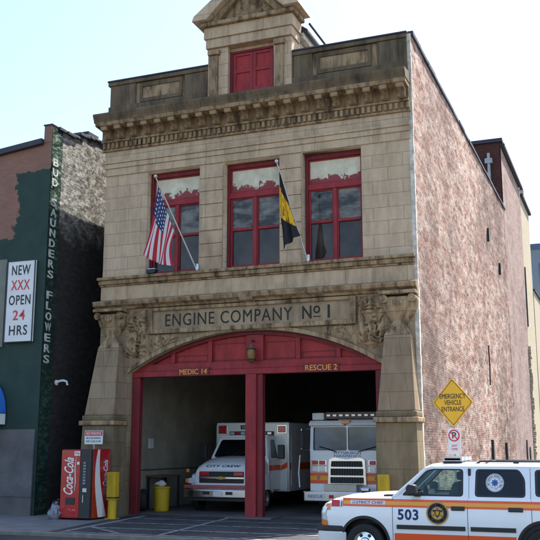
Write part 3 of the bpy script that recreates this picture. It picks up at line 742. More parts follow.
# ------------------------------------------------------------------ left building
LB = empty('shop_building', 'dark green painted brick building with vertical lettering beside the firehouse', 'building', (-6, -1.4, 0))
def lb(o): o.location = (6, 1.4, 0); return o
def green_brick():
    m, nt, b = new_mat('brick_half_painted_green'); v, s = wallco(nt); o = objco(nt)
    br = nd(nt, 'ShaderNodeTexBrick'); lk(nt, v, br.inputs['Vector'])
    br.inputs['Scale'].default_value = 1; br.inputs['Brick Width'].default_value = .22; br.inputs['Row Height'].default_value = .075; br.inputs['Mortar Size'].default_value = .006
    br.inputs['Color1'].default_value = (.30,.135,.085,1); br.inputs['Color2'].default_value = (.25,.11,.07,1); br.inputs['Mortar'].default_value = (.24,.17,.13,1)
    bc = mix(nt, mth(nt, 'MULTIPLY', ramp(nt, noise_tex(nt, o, .9, 6), .4, .7), .4), br.outputs['Color'], (.14,.09,.07))
    n = noise_tex(nt, o, 1.1, 9, .72)
    nn = mth(nt, 'MULTIPLY', mth(nt, 'SUBTRACT', n, .5), 1.5)
    # green field: below z 9.05, or right of x -2.6 below z 11.25
    below = mth(nt, 'LESS_THAN', mth(nt, 'ADD', s.outputs[2], mth(nt, 'MULTIPLY', nn, .5)), 9.0)
    right = mth(nt, 'MULTIPLY', mth(nt, 'GREATER_THAN', mth(nt, 'ADD', s.outputs[0], nn), -2.72), mth(nt, 'LESS_THAN', mth(nt, 'ADD', s.outputs[2], mth(nt, 'MULTIPLY', nn, .35)), 11.35))
    # old paint is gone for the last hand-breadth at the corner
    g = mth(nt, 'MAXIMUM', below, right)
    gc = ramp(nt, noise_tex(nt, o, 1.5, 7, .65), .3, .75, (.013,.036,.028), (.028,.058,.044))
    gc = mix(nt, ramp(nt, noise_tex(nt, o, 7, 8, .8), .66, .72), gc, (.16,.15,.13))
    lk(nt, mix(nt, g, bc, gc), b.inputs['Base Color']); b.inputs['Roughness'].default_value = .8
    bump(nt, b, mth(nt, 'SUBTRACT', noise_tex(nt, o, 12, 5), br.outputs['Fac']), .5, .008); return m
M['greenbrick'] = green_brick()
lb(MB().prism_y([(-14,-.3),(-1.32,-.3),(-1.32,12.44),(-1.62,12.30),(-3.55,12.05),(-14,11.0)], -1.40, -1.1).build('front_wall', M['greenbrick'], LB))
lb(MB().prism_y([(-14.1,11.0),(-3.55,12.04),(-1.64,12.24),(-1.64,12.44),(-3.55,12.25),(-14.1,11.22)], -1.56, -1.0).build('roof_cornice', M['slate_cap'], LB, .02))
lb(box('corner_pier', M['greenbrick'], LB, (-1.63,-1.318,-1.42,-1.1,12.31,12.90)))
lb(box('pier_cap', M['slate_cap'], LB, (-1.66,-1.29,-1.45,-1.07,12.90,12.95), .01))
def side_mat():
    m, nt, b = new_mat('old_whitewashed_party_wall'); v, s = wallco(nt); o = objco(nt)
    br = nd(nt, 'ShaderNodeTexBrick'); lk(nt, v, br.inputs['Vector'])
    br.inputs['Scale'].default_value = 1; br.inputs['Brick Width'].default_value = .24; br.inputs['Row Height'].default_value = .085; br.inputs['Mortar Size'].default_value = .012
    br.inputs['Color1'].default_value = (.15,.14,.12,1); br.inputs['Color2'].default_value = (.07,.062,.056,1); br.inputs['Mortar'].default_value = (.20,.19,.165,1)
    f = noise_tex(nt, o, 7, 9, .82, (1, .45, 1))
    cc = mix(nt, mth(nt, 'MULTIPLY', ramp(nt, f, .45, .60), .85), br.outputs['Color'], (.60,.585,.52))
    low = ramp(nt, s.outputs[2], .0, 1.0)
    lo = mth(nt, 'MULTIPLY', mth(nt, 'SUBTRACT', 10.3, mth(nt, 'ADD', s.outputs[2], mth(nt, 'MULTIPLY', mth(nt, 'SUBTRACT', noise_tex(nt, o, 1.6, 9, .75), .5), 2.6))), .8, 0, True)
    cc = mix(nt, mth(nt, 'MULTIPLY', lo, .95), cc, (.028,.025,.023))  # wall colour darkened below the firehouse's shadow line: shade painted into the wall
    cc = mix(nt, mth(nt, 'MULTIPLY', ramp(nt, noise_tex(nt, o, 3, 6, .7), .52, .6), .6), cc, (.035,.03,.028))
    # painted strip for the vertical lettering near the corner
    st = mth(nt, 'LESS_THAN', mth(nt, 'ADD', s.outputs[1], mth(nt, 'MULTIPLY', mth(nt, 'SUBTRACT', noise_tex(nt, o, 5, 4), .5), .12)), -.80)
    sc = mix(nt, mth(nt, 'MULTIPLY', ramp(nt, f, .5, .6), mth(nt, 'SUBTRACT', 1, mth(nt, 'MULTIPLY', lo, .8))), ramp(nt, noise_tex(nt, o, 2, 4), .35, .65, (.010,.028,.020), (.018,.05,.034)), (.30,.36,.28))  # strip's pale flecks mostly kept above the same painted shade
    cc = mix(nt, st, cc, sc)
    lk(nt, cc, b.inputs['Base Color']); b.inputs['Roughness'].default_value = .95; b.inputs['Specular IOR Level'].default_value = .1
    bump(nt, b, mth(nt, 'ADD', f, br.outputs['Fac']), 1.0, .03); return m
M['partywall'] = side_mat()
def ptop(y):
    base = 12.85+ .28*max(0, min(1, (y+.1)/.5)) + .15*max(0, min(1, (y-.6)/1.2))
    return base + .05*noise.noise(Vector((y*4,0,0)))+.03*noise.noise(Vector((y*11,3,0)))
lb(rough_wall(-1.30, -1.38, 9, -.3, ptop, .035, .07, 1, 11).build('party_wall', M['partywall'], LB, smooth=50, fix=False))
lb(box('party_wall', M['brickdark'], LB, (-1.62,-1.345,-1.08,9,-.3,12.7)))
mb = MB(); y = -1.05
while y < 8.8:
    l = random.uniform(.25,.5); zt = ptop(y+l/2); mb.box(-1.64,-1.22+random.uniform(-.03,.03), y, y+l-.01, zt-.03, zt+.07+random.uniform(-.02,.03)); y += l
lb(mb.build('wall_coping', M['slate_cap'], LB, .015))
lb(box('roof', M['roof'], LB, (-14,-1.62,-1.1,9,10.6,10.8)))
lb(box('roof_vent', M['roof'], LB, (-2.2,-1.6,1.2,1.9,13.2,13.62), .02))
lb(box('rear_wall', M['brickdark'], LB, (-14,-1.3,9,9.3,-.3,12.0)))
# vertical lettering on the side wall, one letter above the other
s_ = 'BUD SAUNDERS FLOWERS'
for i, ch in enumerate(s_):
    if ch == ' ': continue
    z = 11.47-i*.352
    lb(text('lettering', M['fadedwhite'], LB, ch, (-1.255,-1.36,z), (0,1,0), (0,0,1), .30 if ch != 'L' else .26, .27, .012, .025))
# lower parged wall, window panel, sign board
lb(box('lower_wall', M['greystone'], LB, (-14,-1.40,-1.47,-1.402,-.3,2.66), .01))
lb(box('lower_wall_course', M['greystone'], LB, (-14,-1.38,-1.50,-1.472,.55,1.25), .015))
lb(box('boarded_window', M['greypanel'], LB, (-4.6,-2.86,-1.46,-1.402,5.35,8.32), .01))
SB = empty('shop_sign', 'tall white letter board reading NEW XXX OPEN 24 HRS on the green wall', 'sign', (-2.2,-1.41,5.49))
MB().box(-.545,.545,-.11,-.01,0,2.72).build('board', M['signwhite'], SB, .008)
panel('frame', M['signblack'], SB, [(-.565,-.02),(.565,-.02),(.565,2.74),(-.565,2.74)], [[(-.53,.015),(.53,.015),(.53,2.705),(-.53,2.705)]], -.125, -.108)
for i, (t, m_, w_) in enumerate((('NEW','signblack',.74),('XXX','signred',.74),('OPEN','signblack',.86),('24','signred',.48),('HRS','signblack',.72))):
    text('lettering', M[m_], SB, t, (-w_/2+.0,-.114,2.24-i*.505), (1,0,0), (0,0,1), w_, .33, .004, .012, 0, 1.15)
AW = empty('awning', 'domed blue fabric awning with a pale valance at the left edge', 'awning', (-3.35,-1.45,2.8))
secs = []
for i in range(15):
    t = i/14*pi/2; d = 1.0*sin(t) if i else .02
    secs.append([( .80*cos(a)*1.0*(sin(t) if False else 1), 0, 0) for a in (0,)])
mb = MB()
def aw(a, b):
    th = pi*a; x = .80*cos(th); z = .38+1.15*sin(th); d = b
    return (x*(1), -.02-.75*sin(b*pi/2), .36+(z-.36)*(cos(b*pi/2)))
mb.grid(aw, 24, 12); mb.build('canopy', M['bluedoor'], AW, smooth=60)
MB().loft([[(.80,-.02,.02),(.80,-.02,.36),(.78,-.02,.36),(.78,-.02,.02)],[(.80,-.75,.02),(.80,-.75,.36),(.78,-.73,.36),(.78,-.73,.02)],[(-.80,-.75,.02),(-.80,-.75,.36),(-.78,-.73,.36),(-.78,-.73,.02)],[(-.80,-.02,.02),(-.80,-.02,.36),(-.78,-.02,.36),(-.78,-.02,.02)]]).build('valance', M['signwhite'], AW)
GL = empty('wall_pipe', 'short white gooseneck pipe bending out of the dark side wall', 'pipe', (-1.3,-.55,4.2))
MB().tube([(0,0,0),(.10,.05,.05),(.21,.12,.07),(.29,.18,.03),(.32,.2,-.08)], .042, 10).build('pipe', M['whiteflat'], GL, smooth=60)
MB().cyl((0,0,0), .09, .03, 0, 14).build('flange', M['whiteflat'], GL)

# vending machines
V1 = empty('vending_machine', 'red soft drink machine with white script and black button column beside the buttress', 'vending machine', (.83,-2.35,-.012))
MB().box(-.52,.52,.03,1.02,.03,2.05).build('cabinet', M['black'], V1, .02)
MB().box(-.52,.14,-.03,.028,.05,2.03).build('front_panel', M['coke'], V1, .02)
MB().box(.145,.52,-.03,.028,.05,2.03).build('control_panel', M['black'], V1, .015)
text('lettering', M['cokewhite'], V1, 'Coca-Cola', (-.08,-.034,.72), (0,0,1), (-1,0,.06), 1.08, .33, .004, .014, .35)
MB().tube([(-.03,-.034,.82),(.0,-.034,1.1),(-.03,-.034,1.5),(.0,-.034,1.85)], [.004,.016,.014,.003], 6).build('swoosh', M['cokewhite'], V1)
MB().box(-.06,.13,-.045,-.028,1.86,1.99).build('price_sticker', M['cokewhite'], V1)
text('lettering', M['signred'], V1, '75¢', (-.04,-.049,1.885), (1,0,0), (0,0,1), .15, .08, .003, .01)
MB().box(.04,.12,-.045,-.028,1.60,1.68).build('price_sticker', M['cokewhite'], V1)
for i in range(8): MB().box(.26,.35,-.045,-.028,1.62-i*.085,1.68-i*.085).build('select_button', M['bag2'], V1, .006)
MB().box(.26,.40,-.045,-.028,.80,.92).build('coin_slot', M['steel'], V1, .006)
MB().box(.27,.30,-.05,-.028,.5,.72).build('lock_bar', M['steel'], V1, .006)
MB().box(-.32,.0,-.05,-.028,.44,.64).build('vend_flap', M['black'], V1, .03)
for i in range(9): MB().ball((-.36+random.uniform(-.13,.42),-.031,.14+random.random()*.24), random.uniform(.02,.06), 8, 5, (1,.1,1.2), .3).build('ice_print', M['lampred'], V1)
MB().box(.522,.545,.06,1.0,.05,2.06).build('side_panel', M['coke'], V1, .008)
secs = []
for i in range(25):
    t = i/24; z = .06+1.98*t; cy = .62-.42*sin(t*pi*.62)+.12*t; w = .17*(1-t)**.8+.05
    secs.append([(.552,cy-w,z),(.552,cy+w,z),(.544,cy+w,z),(.544,cy-w,z)])
MB().loft(secs).build('wave_print', M['cokewhite'], V1)
text('lettering', M['cokewhite'], V1, 'Coca-Cola', (.547,.86,.95), (0,0,1), (0,-1,0), .78, .24, .004, .014, .35)
# parking notice above machines
NS = empty('parking_notice', 'small red and white no parking notice on a post above the vending machine', 'sign', (.66,-1.2,-.012))
MB().cyl((0,.03,0), .028, 2.62, 2, 8).build('post', M['pole'], NS)
MB().box(-.33,.33,-.015,0,2.20,2.62).build('plate', M['signwhite'], NS, .004)
MB().box(-.315,.315,-.02,-.0155,2.46,2.605).build('header', M['signred'], NS)
text('lettering', M['signwhite'], NS, 'NO PARKING', (-.27,-.022,2.49), (1,0,0), (0,0,1), .54, .085, .002, .01)
text('lettering', M['signblack'], NS, 'FIRE HOUSE ENTRANCE', (-.27,-.017,2.36), (1,0,0), (0,0,1), .54, .06, .002)
text('lettering', M['signblack'], NS, 'KEEP CLEAR 24 HRS', (-.27,-.017,2.26), (1,0,0), (0,0,1), .54, .06, .002)
# bags
for (x, y, r, m_, lab) in ((.16,-2.35,.22,'bag2','grey rubbish bag slumped against the left side of the vending machine'),(.02,-2.05,.26,'bag','black rubbish bag on the pavement in the gap by the green wall')):
    b_ = empty('rubbish_bag', lab, 'rubbish bag', (x,y,-.012), 'rubbish bags in the alley mouth')
    MB().ball((0,0,r*.85), r, 22, 16, (1,.9,1), .55).build('sack', M[m_], b_, smooth=50)
    MB().lathe((0.02,0,r*1.62), [(.05,0),(.03,.06),(.06,.12),(.02,.16)], 2, 9).build('knot', M[m_], b_, smooth=40)
# bollards
def bollard(x, lab, y=-1.0):
    b_ = empty('bollard', lab, 'bollard', (x,y,-.01), 'yellow guard posts by the engine bays')
    MB().box(-.15,.15,-.12,.12,.55,1.37).build('guard_box', M['ylw'], b_, .02)
    MB().cyl((0,0,0), .13, .55, 2, 20).build('post', M['ylw'], b_, smooth=40)
    MB().box(-.16,.16,-.13,.13,.60,.64).build('strap', M['black'], b_)
    MB().box(-.17,.17,-.16,.16,-.01,.02).build('foot_plate', M['ylw'], b_, .005)
bollard(1.66, 'scuffed yellow guard post between the vending machine and the left bay', -1.62)
bollard(9.88, 'yellow guard post to the right of the fire truck, behind the car bonnet')

# bin, tyre, bench in the left bay
B_ = empty('bin', 'round yellow bin with a white bag on top just inside the left bay', 'bin', (1.46,1.85,0))
MB().lathe((0,0,0), [(.24,0),(.25,.03),(.27,.74),(.29,.75),(.29,.79),(.26,.80)], 2, 26).build('barrel', M['ylw'], B_, smooth=40)
MB().ball((-.05,0,.88), .15, 14, 10, (1.1,1,.7), .5).build('bin_liner', M['whiteflat'], B_, smooth=50)
T_ = empty('spare_tyre', 'black tyre leaning upright on the bay wall behind the yellow bin', 'tyre', (.92,1.55,.0), rz=.5)
MB().lathe((0,0,.36), [(.20,-.10),(.30,-.12),(.35,-.09),(.36,0),(.35,.09),(.30,.12),(.20,.10),(.19,0),(.20,-.10)], 0, 30).build('tyre', M['rubber'], T_, smooth=50)
MB().lathe((0,0,.36), [(.01,-.03),(.19,-.03),(.20,-.08),(.20,.08),(.19,.03),(.01,.03)], 0, 24).build('rim', M['steel'], T_, smooth=40)
K_ = empty('workbench', 'low brown wooden bench along the left wall of the bay', 'bench', (.92,2.9,0))
MB().box(-.28,.35,-.7,.7,1.08,1.14).build('top', plain('bench_wood', (.13,.07,.04), .7), K_, .01)
for sx in (-.22,.29):
    for sy in (-.62,.62): MB().box(sx-.03,sx+.03,sy-.03,sy+.03,0,1.08).build('leg', M['black'], K_)

# ------------------------------------------------------------------ wheels
def wheel(parent, c, r, w, side, rimmat='steel', holes=8):
    """axle along y; side -1 faces -y"""
    t = MB().lathe((0,0,0), [(r*.60,-w*.42),(r*.80,-w*.5),(r*.95,-w*.45),(r,-w*.3),(r,w*.3),(r*.95,w*.45),(r*.80,w*.5),(r*.60,w*.42),(r*.58,0),(r*.60,-w*.42)], 1, 36, False).build('wheel', M['rubber'], parent, smooth=40, loc=c)
    rim = MB().lathe((0,side*w*.30,0), [(r*.61,side*.05),(r*.57,side*.04),(r*.54,-side*.02),(r*.30,-side*.0),(r*.26,side*.03),(r*.10,side*.045),(.005,side*.05)], 1, 30, False).build('rim', M[rimmat], t, smooth=40)
    mb = MB()
    for i in range(holes):
        a = 2*pi*i/holes; mb.ball((r*.43*cos(a), side*(w*.30-.008), r*.43*sin(a)), r*.095, 10, 6, (1,.2,1))
    mb.build('rim_hole', M['black'], t)
    return t

# ------------------------------------------------------------------ district chief's car (front at u=0, +x to the tail)
def build_suv():
    S = empty('suv', 'white fire department car with orange and yellow stripe, number 503 and a round gold crest', 'car', (10.46,-7.42,-.10))
    ST = [(0.00,.70,.50,.92,.02),(.03,.80,.44,1.03,.03),(.10,.88,.40,1.10,.045),(.22,.93,.36,1.145,.06),(.45,.965,.34,1.185,.075),(.9,.985,.34,1.225,.085),(1.35,.985,.34,1.25,.085),(1.55,.985,.34,1.258,.05),(1.75,.985,.34,1.26,.0),(3,.985,.34,1.265,0),(4.7,.985,.34,1.265,0),(5.35,.97,.36,1.26,0),(5.5,.93,.40,1.24,0),(5.56,.86,.46,1.20,0)]
    def interp(u):
        if u <= ST[0][0]: return ST[0][1:]
        for a, b in zip(ST, ST[1:]):
            if a[0] <= u <= b[0]:
                t = (u-a[0])/(b[0]-a[0]); return tuple(a[k]*(1-t)+b[k]*t for k in range(1,5))
        return ST[-1][1:]
    def half(u):
        w, zb, zt, c = interp(u)
        return [(.0,zb),(.70*w,zb),(.93*w,zb+.02),(.975*w,zb+.10),(.990*w,zb+.25),(w,.78),(.998*w,.88),(.992*w,.98),(.982*w,zt-.13),(.968*w,zt-.05),(.945*w,zt-.012),(.90*w,zt+.10*c),(.75*w,zt+.45*c),(.45*w,zt+.85*c),(0,zt+c)]
    def side(u, z):
        h = half(u)[2:11]
        for a, b in zip(h, h[1:]):
            if a[1] <= z <= b[1]:
                t = (z-a[1])/max(1e-6, b[1]-a[1]); return a[0]*(1-t)+b[0]*t
        return h[0][0] if z < h[0][1] else h[-1][0]
    secs = []
    us = [0,.03,.10,.16,.22,.33,.45,.6,.75,.9,1.05,1.2,1.35,1.45,1.55,1.65,1.75,2.2,3,3.8,4.7,5.1,5.35,5.5,5.56]
    for u in us:
        h = half(u); secs.append([(u, -y, z) for y, z in h]+[(u, y, z) for y, z in reversed(h[1:-1])])
    body = MB().loft(secs).build('body', M['white'], S)
    WX = (.94, 4.28); WR = .375
    for wx in WX:
        for s in (-1, 1):
            mbc = MB(); mbc.cyl((wx, s*.55 if s > 0 else -1.2, .40), .49, .65, 1, 44)
            cu = mbc.build('cutter', M['black'], S); 
            md = body.modifiers.new('bo', 'BOOLEAN'); md.operation = 'DIFFERENCE'; md.solver = 'EXACT'; md.object = cu
    bpy.context.view_layer.update()
    me = evaluated_mesh(body); body.modifiers.clear(); body.data = me
    for o in [o for o in bpy.data.objects if o.name.startswith('cutter')]: bpy.data.objects.remove(o)
    me.materials.clear(); me.materials.append(M['white'])
    me.polygons.foreach_set('use_smooth', [True]*len(me.polygons)); me.set_sharp_from_angle(angle=radians(38))
    for wx in WX:
        for s in (-1, 1):
            # liner and dark flare
            secs = []
            for i in range(25):
                a = radians(-12+204*i/24); secs.append([(wx+.487*cos(a), s*.52, .40+.487*sin(a)), (wx+.487*cos(a), s*(side(wx,.8)-.02), .40+.487*sin(a))])
            MB().loft(secs, closed=False).build('wheel_liner', M['black'], S, fix=False)
            MB().cyl((wx, s*.57 if s>0 else -.60, .40), .485, .03, 1, 30).build('wheel_liner', M['black'], S)
            secs = []
            for i in range(29):
                a = radians(-8+196*i/28)
                def P(rr, off): 
                    x = wx+rr*cos(a); z = .40+rr*sin(a); return (x, s*(side(x, max(.45,z))+off), z)
                secs.append([P(.455,-.03), P(.455,.010), P(.500,.014), P(.51,-.01)])
            MB().loft(secs).build('wheel_arch_trim', M['black'], S)
            wheel(S, (wx, s*.86, WR+.01), WR, .25, s, 'chrome', 6)
    MB().box(.5,5.3,-.8,.8,.30,.42).build('underbody', M['black'], S)
    # decal patches that follow the body side
    def patch(name, mat, u0, u1, z0, z1, off=.003, n=14, s=-1, parent=None, z0b=None, z1b=None):
        def f(a, b):
            u = u0+(u1-u0)*a; zl = z0+((z0b if z0b is not None else z0)-z0)*a; zh = z1+((z1b if z1b is not None else z1)-z1)*a
            z = zl+(zh-zl)*b; return (u, s*(side(u, z)+off), z)
        g = MB().grid(f, n, 5)
        return g.build(name, M[mat], parent or S, fix=False)
    for s in (-1, 1):
        patch('stripe', 'orange', .50, 5.45, 1.075, 1.225, .003, 40, s)
        patch('stripe_core', 'amber', .52, 5.44, 1.115, 1.182, .005, 40, s)
        patch('lower_stripe', 'orange', 1.53, 3.78, .40, .60, .003, 12, s)
        patch('lower_stripe', 'orange', 4.80, 5.45, .48, .60, .003, 6, s)
        for a, b in ((1.58,2.87),(2.97,3.78)): 
            secs = [[(u, s*(side(u,z)+o), z) for z, o in ((.675,0),(.68,.022),(.75,.022),(.757,0))] for u in [a+(b-a)*i/8 for i in range(9)]]
            MB().loft(secs).build('side_moulding', M['black'], S)
        for u in (1.50, 2.92, 4.07):
            patch('door_gap', 'black', u-.004, u+.004, .42, 1.24, .0062, 2, s)
        for a, b in ((2.62,2.87),(3.66,3.92)):
            secs = [[(u, s*(side(u,z)+o), z) for z, o in ((1.035,0),(1.045,.03),(1.11,.03),(1.12,0))] for u in [a+(b-a)*i/6 for i in range(7)]]
            MB().loft(secs).build('door_handle', M['black'], S, .008)
        patch('fuel_gap', 'black', 1.52, 3.78, .395, .402, .005, 4, s)
        patch('name_band', 'signwhite', .66, 1.36, 1.118, 1.19, .0065, 16, s)
        patch('hood_seam', 'black', .30, 1.50, 1.228, 1.232, .004, 20, s)
    def onside(u0, z0, off=.008): return lambda a, b, c: (u0+a, -(side(u0+a, z0+b)+off), z0+b)
    text('lettering', M['blue'], S, 'DISTRICT CHIEF', (0,0,0), (1,0,0), (0,0,1), .62, .05, 0, .01, fn=onside(.70,1.129,.0085), label='blue words DISTRICT CHIEF on the bonnet side')
    text('lettering', M['blue'], S, '503', (0,0,0), (1,0,0), (0,0,1), .40, .20, 0, .03, 0, 1.1, fn=onside(1.60,.845,.006), label='blue number 503 on the front door')
    # crest
    def disc(name, mat, uc, zc, r, off, n=36, r0=0):
        if r0: 
            secs = [[(uc+q*cos(2*pi*i/n), -(side(uc+q*cos(2*pi*i/n), zc+q*sin(2*pi*i/n))+off), zc+q*sin(2*pi*i/n)) for i in range(n)] for q in (r0, r)]
            return MB().loft(secs, caps=False).build(name, M[mat], S, fix=False)
        def f(a, b):
            t = 2*pi*a; q = r*b; u = uc+q*cos(t); z = zc+q*sin(t); return (u, -(side(u,z)+off), z)
        return MB().grid(f, n, 4).build(name, M[mat], S, fix=False)
    UC, ZC = 2.36, .985
    disc('crest', 'gold', UC, ZC, .205, .0085)
    disc('crest_ring', 'signblack', UC, ZC, .185, .0105, r0=.115)
    disc('crest_edge', 'gold', UC, ZC, .21, .0115, r0=.190)
    for i, ch in enumerate('FIRE BUREAU CITY OF PITTSBURGH '):
        if ch == ' ': continue
        a = pi/2-2*pi*i/31; r_ = .133
        cx, cz = UC+r_*cos(a), ZC+r_*sin(a); ux, uz = cos(a), sin(a); rx, rz = sin(a), -cos(a)
        text('crest_letter', M['gold'], S, ch, (0,0,0), (1,0,0), (0,0,1), .022, .034, 0, 0,
             fn=lambda p, q, c, cx=cx, cz=cz, ux=ux, uz=uz, rx=rx, rz=rz: (cx+rx*(p-.011)+ux*q, -(side(cx,cz)+.0125), cz+rz*(p-.011)+uz*q))
    shield = [(-.05,.06),(.05,.06),(.055,.0),(.035,-.05),(0,-.08),(-.035,-.05),(-.055,0)]
    MB().prism_y([(UC+a, ZC+b) for a, b in shield], -side(UC,ZC)-.014, -side(UC,ZC)-.009).build('crest_shield', M['signblack'], S)
    MB().prism_y([(UC+a*.62, ZC+b*.62) for a, b in shield], -side(UC,ZC)-.017, -side(UC,ZC)-.0145).build('crest_shield', M['ylw'], S)
    for i in range(6):
        a = i*pi/3+.5; MB().ball((UC+.085*cos(a), -side(UC,ZC)-.011, ZC+.085*sin(a)), .02, 8, 5, (1,.15,1)).build('crest_stud', M['signred'] if i % 2 else M['signblack'], S)
    # greenhouse
    zb, zt = 1.262, 1.845
    def yw(z): return .915-(z-zb)/(zt-zb)*.165
    outer = rpoly([(1.50,zb),(2.22,zt),(5.18,zt),(5.44,zb)], .10, 5)
    outer = [(1.46,zb-.01),(2.12,zt-.04),(2.22,zt),(5.14,zt),(5.24,zt-.05),(5.46,zb-.01)]
    wins = [rpoly([(1.66,1.29),(2.14,1.765),(2.26,1.795),(2.84,1.795),(2.84,1.29)], .07), rpoly([(3.05,1.29),(3.07,1.795),(3.86,1.795),(3.97,1.62),(3.97,1.29)], .07), rpoly([(4.14,1.31),(4.14,1.79),(5.05,1.79),(5.22,1.31)], .07)]
    for s in (-1, 1):
        fn = lambda a, y, z, s=s: (a, s*(yw(z)-y), z)
        panel('side_frame', M['white'], S, outer, wins, 0, .05, .008, fn=fn, smooth=30)
        for k, w in enumerate(wins):
            p_ = panel('window', M['glassclear'] if k == 0 else M['glassblack'], S, w, [], .018, .024, fn=fn)
            ins = [(wx_, wz_) for wx_, wz_ in w]
            cxm = sum(p[0] for p in w)/len(w); czm = sum(p[1] for p in w)/len(w)
            inner = [(cxm+(p[0]-cxm)*(1-.045/.5), czm+(p[1]-czm)*(1-.03/.25)) for p in w]
            panel('window_seal', M['black'], p_, w, [inner], .006, .017, fn=fn)
        for u in (2.945, 4.06):
            MB().prism([(u-.004,zb),(u+.004,zb),(u+.004,zt-.03),(u-.004,zt-.03)], lambda a, b: (a, s*(yw(b)+.001), b), lambda a, b: (a, s*(yw(b)-.004), b)).build('door_gap', M['black'], S)
    # roof
    secs = []
    for u, dz, k in ((2.10,-.045,.97),(2.2,.0,1),(2.5,.022,1),(3.5,.035,1),(4.8,.022,1),(5.12,.0,1),(5.24,-.045,.98)):
        w = .757*k
        top = [(-w,zt-.035),(-w,zt-.012+dz*.4),(-w*.95,zt+.012+dz*.7),(-w*.8,zt+.028+dz),(-w*.4,zt+.040+dz),(0,zt+.044+dz),(w*.4,zt+.040+dz),(w*.8,zt+.028+dz),(w*.95,zt+.012+dz*.7),(w,zt-.012+dz*.4),(w,zt-.035)]
        secs.append([(u, y, z) for y, z in top])
    MB().loft(secs).build('roof', M['white'], S, smooth=40)
    # windscreen, tailgate glass
    def ws(a, b):
        z = 1.30+(1.835-1.30)*b; y = (yw(z)-.055)*(2*a-1); return (1.48+(z-1.26)*1.13-.10*(1-(2*a-1)**2)*(1-b*.5), y, z)
    MB().grid(ws, 12, 8).build('windscreen', M['glassclear'], S, smooth=60)
    for s in (-1, 1):
        MB().loft([[(1.47,s*.93,1.262),(1.57,s*.93,1.262),(1.57,s*.86,1.262),(1.47,s*.86,1.262)],[(2.12,s*.775,1.83),(2.22,s*.775,1.83),(2.22,s*.70,1.83),(2.12,s*.70,1.83)]]).build('pillar', M['white'], S, .02)
    MB().box(1.30,1.50,-.84,.84,1.262,1.30).build('cowl', M['black'], S, .012)
    MB().tube([(1.50,-.3,1.33),(1.60,-.72,1.40)], .012, 6).build('wiper', M['black'], S)
    MB().tube([(1.47,.35,1.33),(1.57,-.12,1.38)], .012, 6).build('wiper', M['black'], S)
    panel('tailgate', M['white'], S, [(-.90,1.2),(.90,1.2),(.75,1.85),(-.75,1.85)], [[(-.74,1.33),(.74,1.33),(.66,1.78),(-.66,1.78)]], 0, .05, .01, fn=lambda a, y, z: (5.47-(z-1.26)*.38-y, a, z))
    MB().prism([(-.74,1.33),(.74,1.33),(.66,1.78),(-.66,1.78)], lambda a, b: (5.45-(b-1.26)*.38, a, b), lambda a, b: (5.44-(b-1.26)*.38, a, b)).build('rear_window', M['glassblack'], S)
    # cabin
    MB().box(1.52,5.3,-.86,.86,.45,1.20).build('cabin_floor', M['black'], S)
    MB().prism_y([(1.55,1.20),(1.60,1.33),(1.95,1.36),(2.05,1.20)], -.82, .82).build('dashboard', M['black'], S, .02)
    for y in (-.42, .42):
        st = MB().prism_y([(2.45,1.15),(2.62,1.55),(2.74,1.55),(2.70,1.15)], y-.24, y+.24).build('seat', M['seat'], S, .05)
        MB().box(2.66,2.76,y-.13,y+.13,1.58,1.74).build('headrest', M['seat'], st, .04)
    MB().lathe((2.02,-.42,1.30), [(.17,0),(.19,.015),(.17,.03),(.155,.015),(.17,0)], 0, 24).build('steering_wheel', M['black'], S)
    MB().box(2.93,2.98,-.80,.80,1.2,1.80).build('cabin_partition', M['black'], S)
    # roof kit
    for s in (-1, 1):
        rr = MB().tube([(3.05,s*.62,1.885),(3.15,s*.62,1.935),(5.0,s*.60,1.935),(5.1,s*.60,1.87)], .017, 8).build('roof_rail', M['black'], S, smooth=50)
        for u in (3.8,4.5): MB().box(u-.05,u+.05,s*.61-.02,s*.61+.02,1.86,1.93).build('rail_foot', M['black'], rr)
    for u in (3.25, 4.7): MB().box(u-.03,u+.03,-.60,.60,1.925,1.945).build('roof_rack_bar', M['black'], S, .008)
    lb_ = MB().box(2.42,2.80,-.62,.62,1.90,1.93).build('light_bar', M['black'], S, .012)
    MB().box(2.44,2.78,-.60,.60,1.932,2.01).build('light_bar_lens', M['lampclear'], lb_, .02)
    for y in (-.6,-.2,.2): MB().box(2.43,2.79,y,y+.02,1.935,2.02).build('light_bar_rib', M['steel'], lb_)
    # mirrors
    for s in (-1, 1):
        m_ = MB().prism_y([(1.84,1.30),(1.80,1.44),(1.86,1.52),(2.0,1.50),(2.02,1.32)], *( (-1.19,-.96) if s < 0 else (.96,1.19))).build('mirror', M['black'], S, .035)
        MB().prism_y([(1.93,1.28),(1.90,1.35),(2.02,1.35),(2.04,1.28)], *( (-.97,-.86) if s < 0 else (.86,.97))).build('mirror_arm', M['black'], m_)
    # front end
    def nose(name, mat, z0, z1, y0, y1, off=.012, n=10, parent=S):
        def f(a, b):
            y = y0+(y1-y0)*a; z = z0+(z1-z0)*b
            # x of the nose at this y, z : scan the stations
            for u in [i*.004 for i in range(200)]:
                w, zb_, zt_, c = interp(u)
                if abs(y) <= side(u, z)*.999 and z <= zt_-.01: return (u-off, y*1.0 + (off if y > 0 else -off)*(1 if abs(y) > .8 else 0), z)
            return (.2, y, z)
        return MB().grid(f, n, 4).build(name, M[mat], parent, smooth=60)
    nose('grille', 'black', .74, .98, -.56, .56, .012)
    for z in (.80,.86,.92): MB().box(-.03,-.005,-.55,.55,z-.006,z+.006).build('grille_bar', M['chrome'], S)
    MB().box(-.045,-.01,-.14,.14,.825,.895).build('grille_badge', M['gold'], S, .01)
